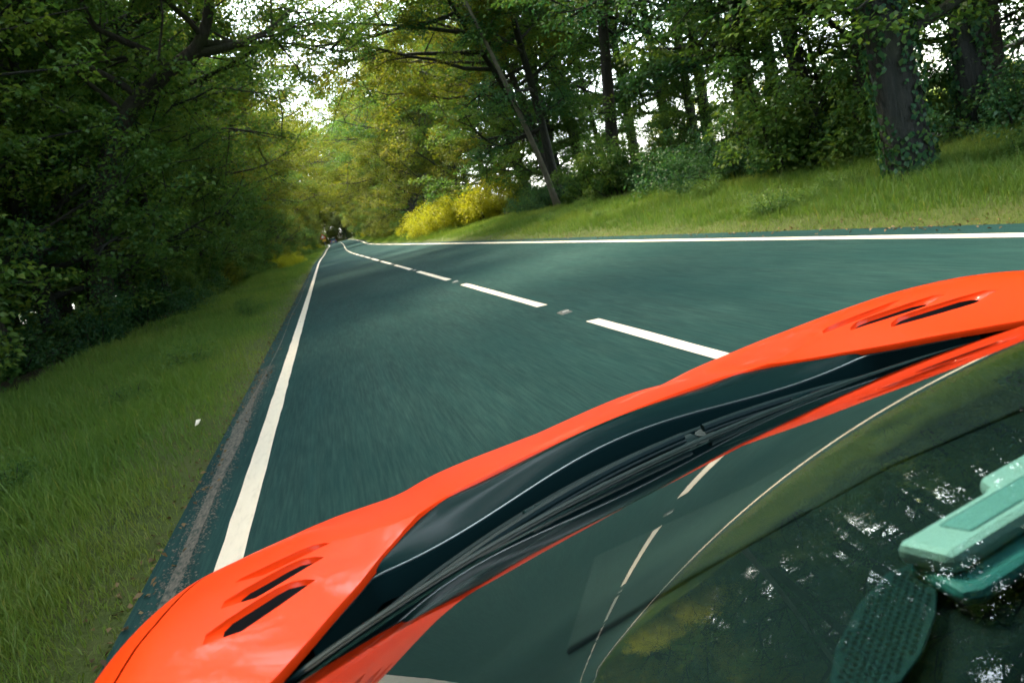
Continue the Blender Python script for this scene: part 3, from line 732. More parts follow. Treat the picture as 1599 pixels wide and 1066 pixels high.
Nn = rng.normal(0, .35, (nl_, 3)); Nn[:, 2] += 1; Nn /= np.linalg.norm(Nn, axis=1)[:, None]
LV, LF, LT = leaf_quads(rng, C, Nn, rng.normal(0, 1, (nl_, 3)), rng.uniform(.022, .05, nl_), rng.uniform(.015, .03, nl_), rng.random(nl_))
dl = obj('dead_leaves', np_mesh('dead_leaves', LV, LF, M_dead, False, LT)); tag(dl, 'scattered brown dead leaves along the road edges and right bank', kind='stuff')

# ------------------------------------------------------------------ distant sign and car
sx_, sy_ = -.95+float(shift(150))-.45, 150.0; sz_ = float(ground_z(-1.8, 150))
sg = empty('warning_sign', (sx_, sy_, sz_)); tag(sg, 'small red edged triangular road sign on the far left verge', 'sign')
b = MB(); b.tube([(0, 0, -.2), (0, 0, 2.75)], .045, 8); b.build('post', M_steel, sg)
def tri(r, y0, y1, zc):
    P = [(r*math.cos(a), zc+r*math.sin(a)) for a in (PI/2, PI/2+2*PI/3, PI/2+4*PI/3)]
    m_ = MB(); m_.add([(x, y0, z) for x, z in P]+[(x, y1, z) for x, z in P], [(0, 1, 2), (5, 4, 3), (0, 3, 4, 1), (1, 4, 5, 2), (2, 5, 3, 0)]); return m_
tri(.72, -.06, -.045, 2.3).build('red_border', M_redpaint, sg); tri(.42, -.068, -.061, 2.3).build('white_panel', M_white, sg)
b = MB(); b.box((.05, -.055, 1.55), (.75, .015, .45)); b.build('yellow_plate', M_yellow, sg)

def loft(secs, close=True):
    """secs: list of (y, [(x,z)...]) rings -> MB"""
    m_ = MB(); n = len(secs[0][1]); V = []
    for y, ring in secs: V += [(x, y, z) for x, z in ring]
    F = []
    for i in range(len(secs)-1):
        for j in range(n): F.append((i*n+j, i*n+(j+1) % n, (i+1)*n+(j+1) % n, (i+1)*n+j))
    F.append(tuple(range(n))); F.append(tuple(range(len(V)-1, len(V)-n-1, -1)))
    m_.add(V, F); return m_
fc_y = 186.0
fc = empty('distant_car', (1.05+float(shift(fc_y))*.75, fc_y, float(road_z(fc_y)))); tag(fc, 'tiny dark blue car with red tail lights far ahead in the left lane', 'car')
ring = lambda w_, z0, z1: [(-w_*.92, z0), (w_*.92, z0), (w_, (z0+z1)*.5), (w_*.94, z1), (-w_*.94, z1), (-w_, (z0+z1)*.5)]
loft([(0, ring(.82, .35, .9)), (.25, ring(.88, .2, .98)), (1.5, ring(.9, .2, .98)), (3.4, ring(.88, .2, .9)), (4.1, ring(.78, .25, .65))]).build('body', M_blue, fc, True)
cab = lambda w_, w2, z0, z1: [(-w_, z0), (w_, z0), (w_*.98, z0+.1), (w2, z1), (-w2, z1), (-w_*.98, z0+.1)]
loft([(.12, cab(.8, .62, .94, 1.05)), (.55, cab(.82, .62, .96, 1.46)), (1.6, cab(.82, .64, .96, 1.50)), (2.3, cab(.8, .62, .96, 1.38)), (2.9, cab(.78, .6, .94, 1.02))]).build('cabin', M_gloss, fc, True)
for s_ in (-1, 1):
    b = MB(); b.box((s_*.70, .06, .80), (.26, .12, .34)); b.build('tail_light', M_red, fc, bevel=.02)
    for yy in (.75, 3.3):
        b = MB(); b.tube([(s_*.66, yy, .31), (s_*.9, yy, .31)], .31, 18); b.build('wheel', M_tyre, fc)
b = MB(); b.box((0, -.01, .62), (.52, .03, .12)); b.build('number_plate', M_plate, fc)

# ------------------------------------------------------------------ the orange car
CAR = empty('orange_sports_car', (.5226, 0, 0)); tag(CAR, 'bright orange low sports car with black vents seen from its roof in the left lane', 'car')
Rz = Matrix.Rotation(rad(5.47), 4, 'Z') @ (Matrix.Translation((0, 0, .8)) @ Matrix.Rotation(rad(-1.38), 4, 'Y') @ Matrix.Translation((0, 0, -.8)))
CAR.matrix_world = Matrix.Translation((.5226, 0, 0)) @ Rz

CF = np.array([[-0.0116,-0.0078,-0.0036,0.0015,0.0074,0.0137,0.0198,0.0244,0.0264,0.0256,0.0223,0.0163,0.008,-0.0013],[-0.0106,-0.0082,-0.0052,-0.0007,0.0055,0.013,0.021,0.0272,0.0291,0.0273,0.0224,0.0145,0.0046,-0.0058],[-0.0087,-0.0085,-0.0075,-0.0045,0.0017,0.0111,0.0218,0.0305,0.0329,0.0295,0.021,0.0097,-0.0019,-0.013],[-0.0056,-0.0079,-0.0094,-0.0088,-0.0042,0.0056,0.0188,0.0318,0.0372,0.0295,0.0144,-0.0002,-0.0117,-0.0211],[-0.0014,-0.0056,-0.0093,-0.0117,-0.011,-0.005,0.0086,0.0268,0.0364,0.0195,-0.0022,-0.0166,-0.0239,-0.0279],[0.0037,-0.0006,-0.0055,-0.0103,-0.0134,-0.013,-0.0056,0.0013,0.0042,-0.0131,-0.0303,-0.0376,-0.0364,-0.0318],[0.0091,0.0074,0.0039,-0.002,-0.0073,-0.008,-0.0122,-0.0357,-0.0503,-0.0579,-0.0614,-0.0577,-0.0461,-0.0327],[0.0143,0.0183,0.0201,0.0173,0.0128,0.0121,-0.0068,-0.05,-0.0763,-0.0823,-0.078,-0.0672,-0.05,-0.0313],[0.0199,0.0307,0.041,0.0485,0.0471,0.0244,-0.0171,-0.0539,-0.0759,-0.0819,-0.0768,-0.0647,-0.0474,-0.0282],[0.0275,0.0426,0.0584,0.0704,0.0557,0.0069,-0.0284,-0.051,-0.0645,-0.0687,-0.0645,-0.0542,-0.0399,-0.0238],[0.0378,0.0522,0.0649,0.0687,0.0489,0.0074,-0.0232,-0.0407,-0.0492,-0.0511,-0.0476,-0.0399,-0.0297,-0.0185],[0.0498,0.0596,0.0643,0.0575,0.0375,0.0109,-0.0125,-0.0269,-0.0326,-0.0326,-0.0295,-0.0246,-0.0188,-0.0128]])
def bspl(t, n):
    u = np.clip(t, 0, 1)*(n-3); i = np.minimum(u.astype(int), n-4); f = u-i
    B = np.zeros(t.shape+(n,))
    for k_, b_ in enumerate([(1-f)**3/6, (3*f**3-6*f**2+4)/6, (-3*f**3+3*f**2+3*f+1)/6, f**3/6]):
        np.put_along_axis(B, (i+k_)[..., None], b_[..., None], -1)
    return B
def body_z(X, Y):
    X = np.abs(np.asarray(X, float)); Y = np.asarray(Y, float)
    Fz = np.where(Y < 1.6, .822-.08*((Y-.98)/.6)**2*np.where(Y > .98, 1, .5), 0)
    y16 = .822-.08*(.62/.6)**2
    Fz = np.where(Y >= 1.6, y16-.275*(Y-1.6)-.12*(Y-1.6)**2, Fz)
    Hh = np.where(Y > 1.2, .795-.30*(Y-1.2)-.09*(Y-1.2)**2, .795)
    w_ = ss(.34, .6, X)
    z = Hh*(1-w_)+Fz*w_-.13*(np.maximum(0, X-.76)/.19)**2.2
    bx = bspl(X/.97, 12); by = bspl((Y-.5)/1.9, 14)
    z = z+np.einsum('...i,...j,ij->...', bx, by, CF)
    return z-.24*np.maximum(0, Y-1.62)**2
def body_n(X, Y):
    e = 1e-3; sx = np.sign(X); sx = np.where(sx == 0, 1, sx)
    gx_ = (body_z(np.abs(X)+e, Y)-body_z(np.maximum(np.abs(X)-e, 0), Y))/(np.where(np.abs(X) > e, 2*e, e+np.abs(X)))*sx
    gy_ = (body_z(X, Y+e)-body_z(X, Y-e))/(2*e)
    n_ = np.stack([-gx_, -gy_, np.ones_like(gx_)], -1); return n_/np.linalg.norm(n_, axis=-1)[..., None]

# outline of the front clip, right half (|X|): rear edge from the centre outwards, flank, nose
REAR = [(0, 1.226), (.12, 1.230), (.24, 1.238), (.305, 1.243), (.33, 1.241), (.35, 1.233), (.372, 1.218), (.395, 1.199), (.418, 1.172), (.431, 1.156), (.478, 1.087), (.524, 1.003), (.56, .945), (.595, .889), (.640, .822), (.70, .755), (.78, .700), (.86, .665)]
FLANK = [(.945, .65)]+[(.955-.01*max(0, (y_-1.6))**1.2, y_) for y_ in np.arange(.8, 2.01, .1)]+[(.90, 2.1), (.82, 2.2), (.70, 2.28)]
NOSE = [(.5, 2.33), (.25, 2.355), (0, 2.36)]
SLOT = [dict(i=(.580, 1.048), o=(.677, .943), wd=.044, tp=.040, dep=.0085, hole=.90),
        dict(i=(.562, 1.132), o=(.661, 1.035), wd=.044, tp=.040, dep=.0095, hole=.90),
        dict(i=(.549, 1.195), o=(.653, 1.119), wd=.034, tp=.034, dep=.0105, hole=.80)]
def slot_loops(s):
    i_, o_ = np.array(s['i']), np.array(s['o']); d = (o_-i_)/np.linalg.norm(o_-i_); n_ = np.array([-d[1], d[0]])
    if n_[1] < 0: n_ = -n_
    O = [i_, i_+d*.03, i_+d*.07, i_+d*.11, o_, o_+d*s['tp']*.5+n_*.012, o_+d*s['tp']+n_*.022, o_+d*.02+n_*s['wd']*.86, o_-d*.02+n_*s['wd']*.96, i_+d*.07+n_*s['wd'], i_+d*.035+n_*s['wd']*.97, i_+d*.012+n_*s['wd']*.8, i_+d*.001+n_*s['wd']*.4]
    h = s['wd']*s['hole']
    I = [i_+d*.002+n_*.001, i_+d*.03+n_*.001, i_+d*.07+n_*.001, i_+d*.108+n_*.001, o_+d*.006+n_*.003, o_+d*.012+n_*.006, o_+d*.010+n_*h*.6, o_-d*.002+n_*h*.85, o_-d*.022+n_*h, i_+d*.07+n_*h, i_+d*.04+n_*h, i_+d*.018+n_*h*.9, i_+d*.005+n_*h*.5]
    return np.array(O), np.array(I)

SEAM = [(.822, .860), (.814, .91), (.801, .983), (.787, 1.038), (.776, 1.11), (.767, 1.205), (.76, 1.28)]
def seam_poly(P, w_=.0021):
    P = np.array(P); T = np.gradient(P, axis=0); T /= np.linalg.norm(T, axis=1)[:, None]; n_ = np.stack([-T[:, 1], T[:, 0]], -1)
    return np.concatenate([P+n_*w_, (P-n_*w_)[::-1]])
def in_poly(P, poly):
    x, y = P[:, 0], P[:, 1]; c = np.zeros(len(P), bool); n_ = len(poly); j = n_-1
    for i in range(n_):
        xi, yi = poly[i]; xj, yj = poly[j]
        m_ = ((yi > y) != (yj > y)) & (x < (xj-xi)*(y-yi)/(yj-yi+1e-12)+xi); c ^= m_; j = i
    return c
outline = np.array(REAR+FLANK+NOSE)
holes = [slot_loops(s)[0] for s in SLOT]+[seam_poly(SEAM)]
px, py = np.meshgrid(np.arange(.012, .95, .0155), np.arange(.65, 2.36, .0155)); px = px+((np.arange(px.shape[0]) % 2)*.0077)[:, None]
G = np.stack([px.ravel(), py.ravel()], -1)
G = G[in_poly(G, outline)]
def seg_dist(G, poly):
    d = np.full(len(G), 9.)
    for a_, b_ in zip(poly, np.roll(poly, -1, 0)):
        ab = b_-a_; t = np.clip(((G-a_)@ab)/(ab@ab+1e-12), 0, 1); d = np.minimum(d, np.linalg.norm(G-(a_+t[:, None]*ab), axis=1))
    return d
keep = seg_dist(G, outline) > .006
for h in holes: keep &= (seg_dist(G, h) > .005) & ~in_poly(G, h)
xs_m = [(.418, y_) for y_ in np.arange(1.172, 2.345, .02)]+[(.418, 2.342)]
keep &= (np.abs(G[:, 0]-.418) > .006)
G = G[keep]
# fine outline
def dens(poly, step=.012):
    out = []
    for a_, b_ in zip(poly, np.roll(poly, -1, 0)):
        n_ = max(1, int(np.linalg.norm(b_-a_)/step))
        for i in range(n_): out.append(a_+(b_-a_)*i/n_)
    return np.array(out)
pts = []; edges = []
def addloop(P, close=True):
    s0 = len(pts); pts.extend([tuple(p) for p in P]); m_ = len(P)
    edges.extend([(s0+i, s0+(i+1) % m_) for i in range(m_ if close else m_-1)])
od = dens(outline); addloop(od)
hd = [dens(h) for h in holes]
for h in hd: addloop(h)
addloop(xs_m[1:-1], False)
pts.extend([tuple(p) for p in G])
vo, eo, fo, _, _, _ = delaunay_2d_cdt([Vector(p) for p in pts], edges, [], 0, 1e-6)
P2 = np.array([tuple(v) for v in vo]); T3 = np.array([f for f in fo if len(f) == 3])
cen = P2[T3].mean(1)
ok = in_poly(cen, outline)
for h in holes: ok &= ~in_poly(cen, h)
T3 = T3[ok]; cen = cen[ok]
a2 = np.cross(P2[T3[:, 1]]-P2[T3[:, 0]], P2[T3[:, 2]]-P2[T3[:, 0]])
T3 = T3[np.abs(a2) > 1e-9]; cen = P2[T3].mean(1); a2 = a2[np.abs(a2) > 1e-9]
T3[a2 < 0] = T3[a2 < 0][:, ::-1]

def set_normals(me, nr):
    me.polygons.foreach_set('use_smooth', np.ones(len(me.polygons), bool))
    me.normals_split_custom_set_from_vertices([tuple(v) for v in nr])
def panel(name, tri_, sgn, thick_edge=None):
    used = np.unique(tri_); mp = -np.ones(len(P2), int); mp[used] = np.arange(len(used))
    X, Y = P2[used, 0]*sgn, P2[used, 1]
    V = np.stack([X, Y, body_z(X, Y)], -1); F_ = mp[tri_]
    if sgn < 0: F_ = F_[:, ::-1]
    me = np_mesh(name, V, F_, M_paint, True); set_normals(me, body_n(X, Y)); return me
inb = cen[:, 0] < .418
for sgn in (-1, 1):
    obj('front_wing', panel('front_wing', T3[~inb], sgn), CAR)
# bonnet: both halves in one mesh
tb = T3[inb]; used = np.unique(tb); mp = -np.ones(len(P2), int); mp[used] = np.arange(len(used))
Xb, Yb = P2[used, 0], P2[used, 1]; nb = len(used)
Vb = np.concatenate([np.stack([Xb, Yb, body_z(Xb, Yb)], -1), np.stack([-Xb, Yb, body_z(Xb, Yb)], -1)])
nrm = body_n(Xb, Yb); nrm[Xb < 1e-5, 0] = 0; nrm2 = nrm*np.array([-1, 1, 1])
me = np_mesh('bonnet', Vb, np.concatenate([mp[tb], mp[tb][:, ::-1]+nb]), M_paint, True); set_normals(me, np.concatenate([nrm, nrm2]))
obj('bonnet', me, CAR)

def strip_mesh(name, loops, m_, close=True, smooth=False, flip=False):
    n_ = len(loops[0]); V = np.concatenate(loops); F_ = []
    for k_ in range(len(loops)-1):
        for j in range(n_ if close else n_-1):
            a_, b_ = k_*n_+j, k_*n_+(j+1) % n_
            F_.append((a_, b_, b_+n_, a_+n_) if not flip else (a_, a_+n_, b_+n_, b_))
    return np_mesh(name, V, np.array(F_), m_, smooth)
def zz(P, dz, sgn): 
    P = np.asarray(P); return np.stack([P[:, 0]*sgn, P[:, 1], body_z(P[:, 0], P[:, 1])+dz], -1)
rear_d = np.array([p for p in od[:sum(max(1, int(np.linalg.norm(np.array(b_)-np.array(a_))/.012)) for a_, b_ in zip(REAR[:-1], REAR[1:]))+1]])
for sgn in (-1, 1):
    # turned-down rear flange
    L0 = zz(rear_d, 0, sgn); inset = rear_d+np.array([0, -.004]); L1 = zz(inset, -.004, sgn); L2 = zz(inset, -.011, sgn)
    obj('panel_edge', strip_mesh('panel_edge', [L0, L1, L2], M_paint, False, True), CAR)
    for s in SLOT:
        O_, I_ = slot_loops(s)
        M1 = O_*.93+I_*.07
        lo = [zz(O_, 0, sgn), zz(M1, -.0022, sgn), zz(O_*.3+I_*.7, -s['dep']*.72, sgn), zz(I_, -s['dep'], sgn)]
        lv = obj('vent_louvre', strip_mesh('vent_louvre', lo, M_paint, True, False), CAR)
        Fv_ = zz(I_, -s['dep'], sgn); Fb = Fv_-np.array([0, 0, .03]); n_ = len(I_)
        V = np.concatenate([Fv_, Fb]); F_ = [[tuple(range(n_, 2*n_))], [(j, (j+1) % n_, n_+(j+1) % n_, n_+j) for j in range(n_)]]
        obj('vent_opening', np_mesh('vent_opening', V, [np.array(F_[0]), np.array(F_[1])], M_liner), CAR)
# black liner beneath the panels
lx_, ly_ = np.linspace(0, .93, 24), np.linspace(.78, 2.3, 40)
LX, LY = np.meshgrid(lx_, ly_)
yr = np.interp(LX, [p[0] for p in REAR], [p[1] for p in REAR]); LY = np.maximum(LY, yr+.02)
for sgn in (-1, 1):
    V = np.stack([LX*sgn, LY, body_z(LX, LY)-.062], -1).reshape(-1, 3); n_ = 24
    ii = (np.arange(39)[:, None]*n_+np.arange(23)[None]).ravel()
    obj('wing_liner', np_mesh('wing_liner', V, np.stack([ii, ii+1, ii+n_+1, ii+n_], -1), M_liner), CAR)

# gloss black cowl panel between bonnet and rail
def rail_y(x): return 1.152-.42*np.asarray(x)**2
def cowl_z(x): return body_z(np.minimum(np.abs(x), .40), np.full_like(np.asarray(x, float), 1.2))-.004
xs_ = np.linspace(-.60, .60, 121)
def rear_y(x): return np.interp(np.abs(x), [p[0] for p in REAR], [p[1] for p in REAR])
U = np.linspace(0, 1, 9)
_pz = np.polyfit(xs_**2, body_z(np.abs(xs_), rear_y(xs_)), 3)
cw = []
for u in U:
    yv = rear_y(xs_)+.006+(rail_y(xs_)-rear_y(xs_)-.006)*u
    yv = np.minimum(rear_y(xs_)+.006, np.maximum(yv, rail_y(xs_)))
    zb = np.polyval(_pz, xs_**2)-.002
    cw.append(np.stack([xs_, yv, zb-.005-.006*u+(.004+.010*np.clip(1-(xs_/.36)**2, 0, 1))*math.sin(u*PI)**.8], -1))
cw.append(cw[-1]+np.array([0, -.0025, -.0015])); cw.append(cw[-1]+np.array([0, -.001, -.006])); cw.append(cw[-1]+np.array([0, .002, -.04]))
obj('cowl_panel', strip_mesh('cowl_panel', cw, M_gloss, False, True, True), CAR)
b = MB(); xr_ = np.linspace(-.585, .585, 60)
zr = np.interp(xr_, xs_, cw[8][:, 2])
b.tube(np.stack([xr_, np.interp(xr_, xs_, cw[8][:, 1])-.0022, zr-.0005], -1), .0016, 6); b.build('cowl_edge_glint', M_glint, CAR, True)  # added metal line standing in for the sky's glint on the rounded panel edge

# windscreen
GP = (.818, .449, .038, .111, .035, .044)
def glass_z(X, Y):
    a_, s_, k_, c_, d__, e_ = GP; t = .95-Y
    return a_+s_*t-k_*t*t-c_*X*X-d__*X*X*t-e_*X**4
def half_w(Y): return np.interp(Y, [.0, .3, .6, .85, .97], [.545, .60, .665, .72, .745])
def base_y(x): return .985-.34*np.asarray(x)**2
nu, nv = 61, 41
uu = np.linspace(-1, 1, nu); vv = np.linspace(0, 1, nv)
def glass_grid(dz, y_top=.0):
    rows = []
    for v in vv:
        x = uu*np.interp(v, [0, 1], [.665, .545]); yb = base_y(x); yt = y_top-.12*x*x
        y = yb+(yt-yb)*v; rows.append(np.stack([x, y, glass_z(x, y)+dz], -1))
    return np.array(rows)
g0, g1 = glass_grid(0), glass_grid(-.005)
ii = (np.arange(nv-1)[:, None]*nu+np.arange(nu-1)[None]).ravel()
top = np.stack([ii, ii+nu, ii+nu+1, ii+1], -1); nn = nu*nv
bot = top[:, ::-1]+nn
loop = np.concatenate([np.arange(nu), np.arange(1, nv)*nu+nu-1, (nv-1)*nu+np.arange(nu-2, -1, -1), np.arange(nv-2, 0, -1)*nu])
side = np.stack([loop, np.roll(loop, -1), np.roll(loop, -1)+nn, loop+nn], -1)
me = np_mesh('windscreen', np.concatenate([g0.reshape(-1, 3), g1.reshape(-1, 3)]), np.concatenate([top, bot, side]), None, True, mats=[M_glass, M_glass_in], midx=np.concatenate([np.zeros(len(top)), np.ones(len(bot)+len(side))]))
e = 1e-3; gx_, gy_ = g0[..., 0], g0[..., 1]
gn = np.stack([-(glass_z(gx_+e, gy_)-glass_z(gx_-e, gy_))/(2*e), -(glass_z(gx_, gy_+e)-glass_z(gx_, gy_-e))/(2*e), np.ones_like(gx_)], -1); gn /= np.linalg.norm(gn, axis=-1)[..., None]
set_normals(me, np.concatenate([gn.reshape(-1, 3), -gn.reshape(-1, 3)]))
obj('windscreen', me, CAR)
# black frit band and rubber along the glass base
def base_strip(name, offs, dzs, m_, xlim=.66):
    x = np.linspace(-xlim, xlim, 61); lo = []
    for o_, dz in zip(offs, dzs):
        y = base_y(x)+o_; lo.append(np.stack([x, y, glass_z(x, np.minimum(y, base_y(x)))+dz], -1))
    return obj(name, strip_mesh(name, lo, m_, False, True, True), CAR)
base_strip('frit_band', (-.045, .0), (-.0065, -.0065), M_black)
base_strip('base_seal', (.008, .004, -.006, -.010), (-.03, .003, .004, .0005), M_rubber)
# wiper trough: floor and ribs following the base of the glass
def trough(y_off, z): 
    x = np.linspace(-.63, .63, 61); return np.stack([x, base_y(x)+y_off, np.full(61, 0)+z-.10*x*x], -1)
obj('scuttle_tray', strip_mesh('scuttle_tray', [trough(.004, .775), trough(.02, .745), trough(.10, .738), trough(.17, .742), trough(.24, .752)], M_black, False, True, True), CAR)
for off, zr, rr in ((.035, .768, .006), (.055, .764, .005), (.075, .766, .007), (.098, .764, .005), (.122, .766, .006)):
    b = MB(); P = trough(off, zr); b.tube(P[4:-4], rr, 6); b.build('scuttle_rib', M_rubber, CAR, True)
# wipers: two arms with blades parked on the glass
def wiper(piv, tip, bl0, bl1):
    root = empty('wiper', (0, 0, 0), 0, CAR)
    piv, tip = Vector(piv), Vector(tip); mid = piv.lerp(tip, .55)+Vector((0, 0, .010))
    b = MB(); b.tube([piv, piv.lerp(mid, .5)+Vector((0, 0, .012)), mid, tip+Vector((0, 0, .012))], [.009, .007, .005, .004], 8); b.build('arm', M_rubber, root, True)
    b = MB(); b.tube([piv-Vector((0, 0, .03)), piv+Vector((0, 0, .016))], .017, 12); b.build('pivot', M_black, root, True)
    x = np.linspace(bl0, bl1, 22); y = base_y(x)+.030; zt = .804-.10*x*x
    b = MB(); b.tube(np.stack([x, y, zt+.004], -1), .0070, 8); b.build('blade_spine', M_rubber, root, True)
    b = MB(); b.tube(np.stack([x, y-.006, zt-.003], -1), .0028, 5); b.build('blade_rubber', M_black, root, True)
    b = MB(); xm = (bl0+bl1)/2; b.box((tip.x, tip.y, tip.z+.008), (.045, .014, .012)); b.build('blade_clip', M_gloss, root, bevel=.004)
wiper((.13, 1.075, .752), (-.24, 1.0, .795), -.54, .05)
wiper((.44, .995, .745), (.28, .985, .79), .09, .55)
for cx_, cy_, a_ in ((-.558, .935, 40), (.02, 1.075, 8), (.09, 1.09, 2), (.30, 1.06, -18)):
    b = MB(); b.box((cx_, cy_, .757-.08*cx_*cx_), (.06, .024, .022), Matrix.Rotation(rad(a_), 3, 'Z'), .85); b.build('washer_nozzle', M_rubber, CAR, bevel=.005)
# cabin seen through the glass
def dash_z(x, y): return np.interp(y, [.30, .36, .5, .7, .95], [.74, .845, .862, .835, .79])-.05*np.asarray(x)**2
dx_, dy_ = np.linspace(-.66, .66, 41), np.linspace(.26, .95, 28); DX, DY = np.meshgrid(dx_, dy_)
DY2 = np.minimum(DY, base_y(DX)-.03)
V = np.stack([DX, DY2, dash_z(DX, DY2)], -1).reshape(-1, 3); ii = (np.arange(27)[:, None]*41+np.arange(40)[None]).ravel()
obj('dashboard', np_mesh('dashboard', V, np.stack([ii, ii+1, ii+42, ii+41], -1), M_dash, True), CAR)
b = MB(); b.prism([(-.36, .62), (-.26, .745), (-.03, .735), (.12, .75), (.40, .74), (.55, .66), (.50, .60), (.1, .64), (-.2, .63)], .838, .846); b.build('dash_recess', M_liner, CAR, bevel=.003)
# speaker grille with drilled holes
SP = [(-.224, .417), (-.192, .441), (-.142, .465), (-.092, .479), (-.066, .474), (-.068, .448), (-.11, .418), (-.152, .397), (-.187, .387), (-.215, .395)]
spo = empty('speaker_grille', (0, 0, 0), 0, CAR)
b = MB(); b.prism(SP[::-1], .866, .869); b.build('grille_plate', M_mesh, spo, bevel=.001)
V, F_ = [], []; spn = np.array(SP); cs, sn = math.cos(.5), math.sin(.5)
for a_ in range(-40, 41):
    for c_ in range(-40, 41):
        u_, v_ = (a_+.5*(c_ % 2))*.0066, c_*.0057; p = np.array([[-.14+u_*cs-v_*sn, .43+u_*sn+v_*cs]])
        if in_poly(p, spn)[0] and seg_dist(p, spn)[0] > .005:
            s0 = len(V)
            for k_ in range(6): V.append((p[0, 0]+.0021*math.cos(k_*PI/3), p[0, 1]+.0021*math.sin(k_*PI/3), .8696))
            for k_ in range(6): V.append((p[0, 0]+.0017*math.cos(k_*PI/3), p[0, 1]+.0017*math.sin(k_*PI/3), .8690))
            F_ += [(s0+k_, s0+(k_+1) % 6, s0+6+(k_+1) % 6, s0+6+k_) for k_ in range(6)]; F_.append(tuple(s0+6+k_ for k_ in range(6)))
me = bpy.data.meshes.new('grille_holes'); me.from_pydata(V, [], F_); me.materials.append(M_liner); ho = obj('grille_holes', me, spo); ho['kind'] = 'stuff'
# pale central display hood on the dash
ds = empty('centre_display', (0, 0, 0), 0, CAR)
b = MB(); b.prism([(-.088, .470), (-.074, .424), (.30, .428), (.30, .489), (.044, .489), (.036, .471)], .880, .902); b.build('display_hood', M_disp, ds, bevel=.008)
b = MB(); b.prism([(-.080, .466), (-.086, .412), (-.070, .404), (.30, .406), (.30, .470)], .864, .8805); b.build('display_body', mat('display_teal', (.035, .17, .18), .6), ds, bevel=.007)
b = MB(); b.prism([(-.045, .460), (-.036, .437), (.20, .439), (.20, .462)], .901, .9032); b.build('display_panel', mat('display_grey', (.22, .38, .38), .5), ds, bevel=.002)
# cabin tub, seats and wheel below the line of sight
b = MB(); b.box((0, -.35, .25), (1.5, 1.6, .06)); b.box((-.74, -.3, .5), (.05, 1.4, .5)); b.box((.74, -.3, .5), (.05, 1.4, .5)); b.box((0, -1.1, .55), (1.5, .05, .7)); b.build('cabin_tub', M_black, CAR)
for s_ in (-.37, .37):
    st = empty('seat', (0, 0, 0), 0, CAR)
    b = MB(); b.box((s_, -.35, .36), (.46, .52, .14), taper=.9); b.build('cushion', M_seat, st, bevel=.03)
    b = MB(); b.box((s_, -.72, .66), (.46, .14, .70), Matrix.Rotation(rad(18), 3, 'X'), .8); b.build('backrest', M_seat, st, bevel=.03)
a_ = np.linspace(0, 2*PI, 33); b = MB()
b.tube([(.37+.17*math.cos(t), .13+.17*math.sin(t)*.35, .72+.17*math.sin(t)*.9) for t in a_], .014, 8, False); b.box((.37, .14, .72), (.30, .03, .05)); b.build('steering_wheel', M_black, CAR, True)

# flanks, nose, roof and tail as plain panels
fl = np.array(FLANK)
for sgn in (-1, 1):
    ysd = np.linspace(-2.15, 2.2, 110); zs = np.linspace(0, 1, 12); rows = []
    for y_ in ysd:
        xo = np.interp(y_, [-2.2, -1.8, -1.0, 0, .72, 1.2, 2.0, 2.2], [.86, .96, .965, .945, .945, .955, .92, .83])
        ztop = float(body_z(xo, y_)) if y_ > .72 else np.interp(y_, [-2.2, -1.6, -.9, .72], [.86, .90, .84, float(body_z(.945, .72))])
        zlow = .16
        for yc in (1.32, -1.30):
            if abs(y_-yc) < .36: zlow = max(zlow, .33+math.sqrt(.36**2-(y_-yc)**2))
        zlow = min(zlow, ztop-.03)
        rows.append([(sgn*(xo+.02*math.sin(PI*q)-.02*q*q), y_, ztop+(zlow-ztop)*q) for q in zs])
    V = np.array(rows).reshape(-1, 3); ii = (np.arange(109)[:, None]*12+np.arange(11)[None]).ravel()
    Fq = np.stack([ii, ii+12, ii+13, ii+1], -1)
    obj('side_panel', np_mesh('side_panel', V, Fq if sgn < 0 else Fq[:, ::-1], M_paint, True), CAR)
    for yc in (1.32, -1.30):
        wl = empty('wheel', (0, 0, 0), 0, CAR)
        b = MB(); b.tube([(sgn*.70, yc, .33), (sgn*.71, yc, .33), (sgn*.92, yc, .33), (sgn*.93, yc, .33)], [.30, .33, .33, .30], 32); b.build('tyre', M_tyre, wl, True)
        b = MB(); b.tube([(sgn*.90, yc, .33), (sgn*.935, yc, .33)], [.235, .225], 24)
        for k_ in range(5):
            t = k_*2*PI/5; b.box((sgn*.937, yc+.11*math.cos(t), .33+.11*math.sin(t)), (.012, .19, .04), Matrix.Rotation(t, 3, 'X'))
        b.build('rim', M_alloy, wl)
# bumper under the nose
nl = dens(np.array(FLANK[-4:]+NOSE), .03); nl = nl[:len(nl)]
nl = np.array([p for p in FLANK[-4:]]+NOSE)
full = np.concatenate([nl*np.array([1, 1]), (nl*np.array([-1, 1]))[::-1][1:]])
zt = body_z(full[:, 0], full[:, 1])
lo = [np.stack([full[:, 0], full[:, 1], zt], -1), np.stack([full[:, 0]*1.0, full[:, 1]+.015, zt-.06], -1), np.stack([full[:, 0]*.98, full[:, 1]-.02, zt*.4+.1], -1), np.stack([full[:, 0]*1.0, full[:, 1]+.02, np.full(len(full), .12)], -1)]
obj('front_bumper', strip_mesh('front_bumper', lo, M_paint, False, True), CAR)
for sgn in (-1, 1):
    hl = []
    for (x, y_) in ((.60, 2.14), (.78, 2.02), (.85, 1.92), (.83, 2.06), (.72, 2.20)): hl.append((x*sgn, y_))
    b = MB(); n_ = len(hl); b.add([(x, y_, float(body_z(x, y_))+.004) for x, y_ in hl]+[(x, y_, float(body_z(x, y_))-.02) for x, y_ in hl], [tuple(range(n_)), tuple(range(2*n_-1, n_-1, -1))]+[(j, (j+1) % n_, n_+(j+1) % n_, n_+j) for j in range(n_)])
    b.build('headlight', M_gloss, CAR)
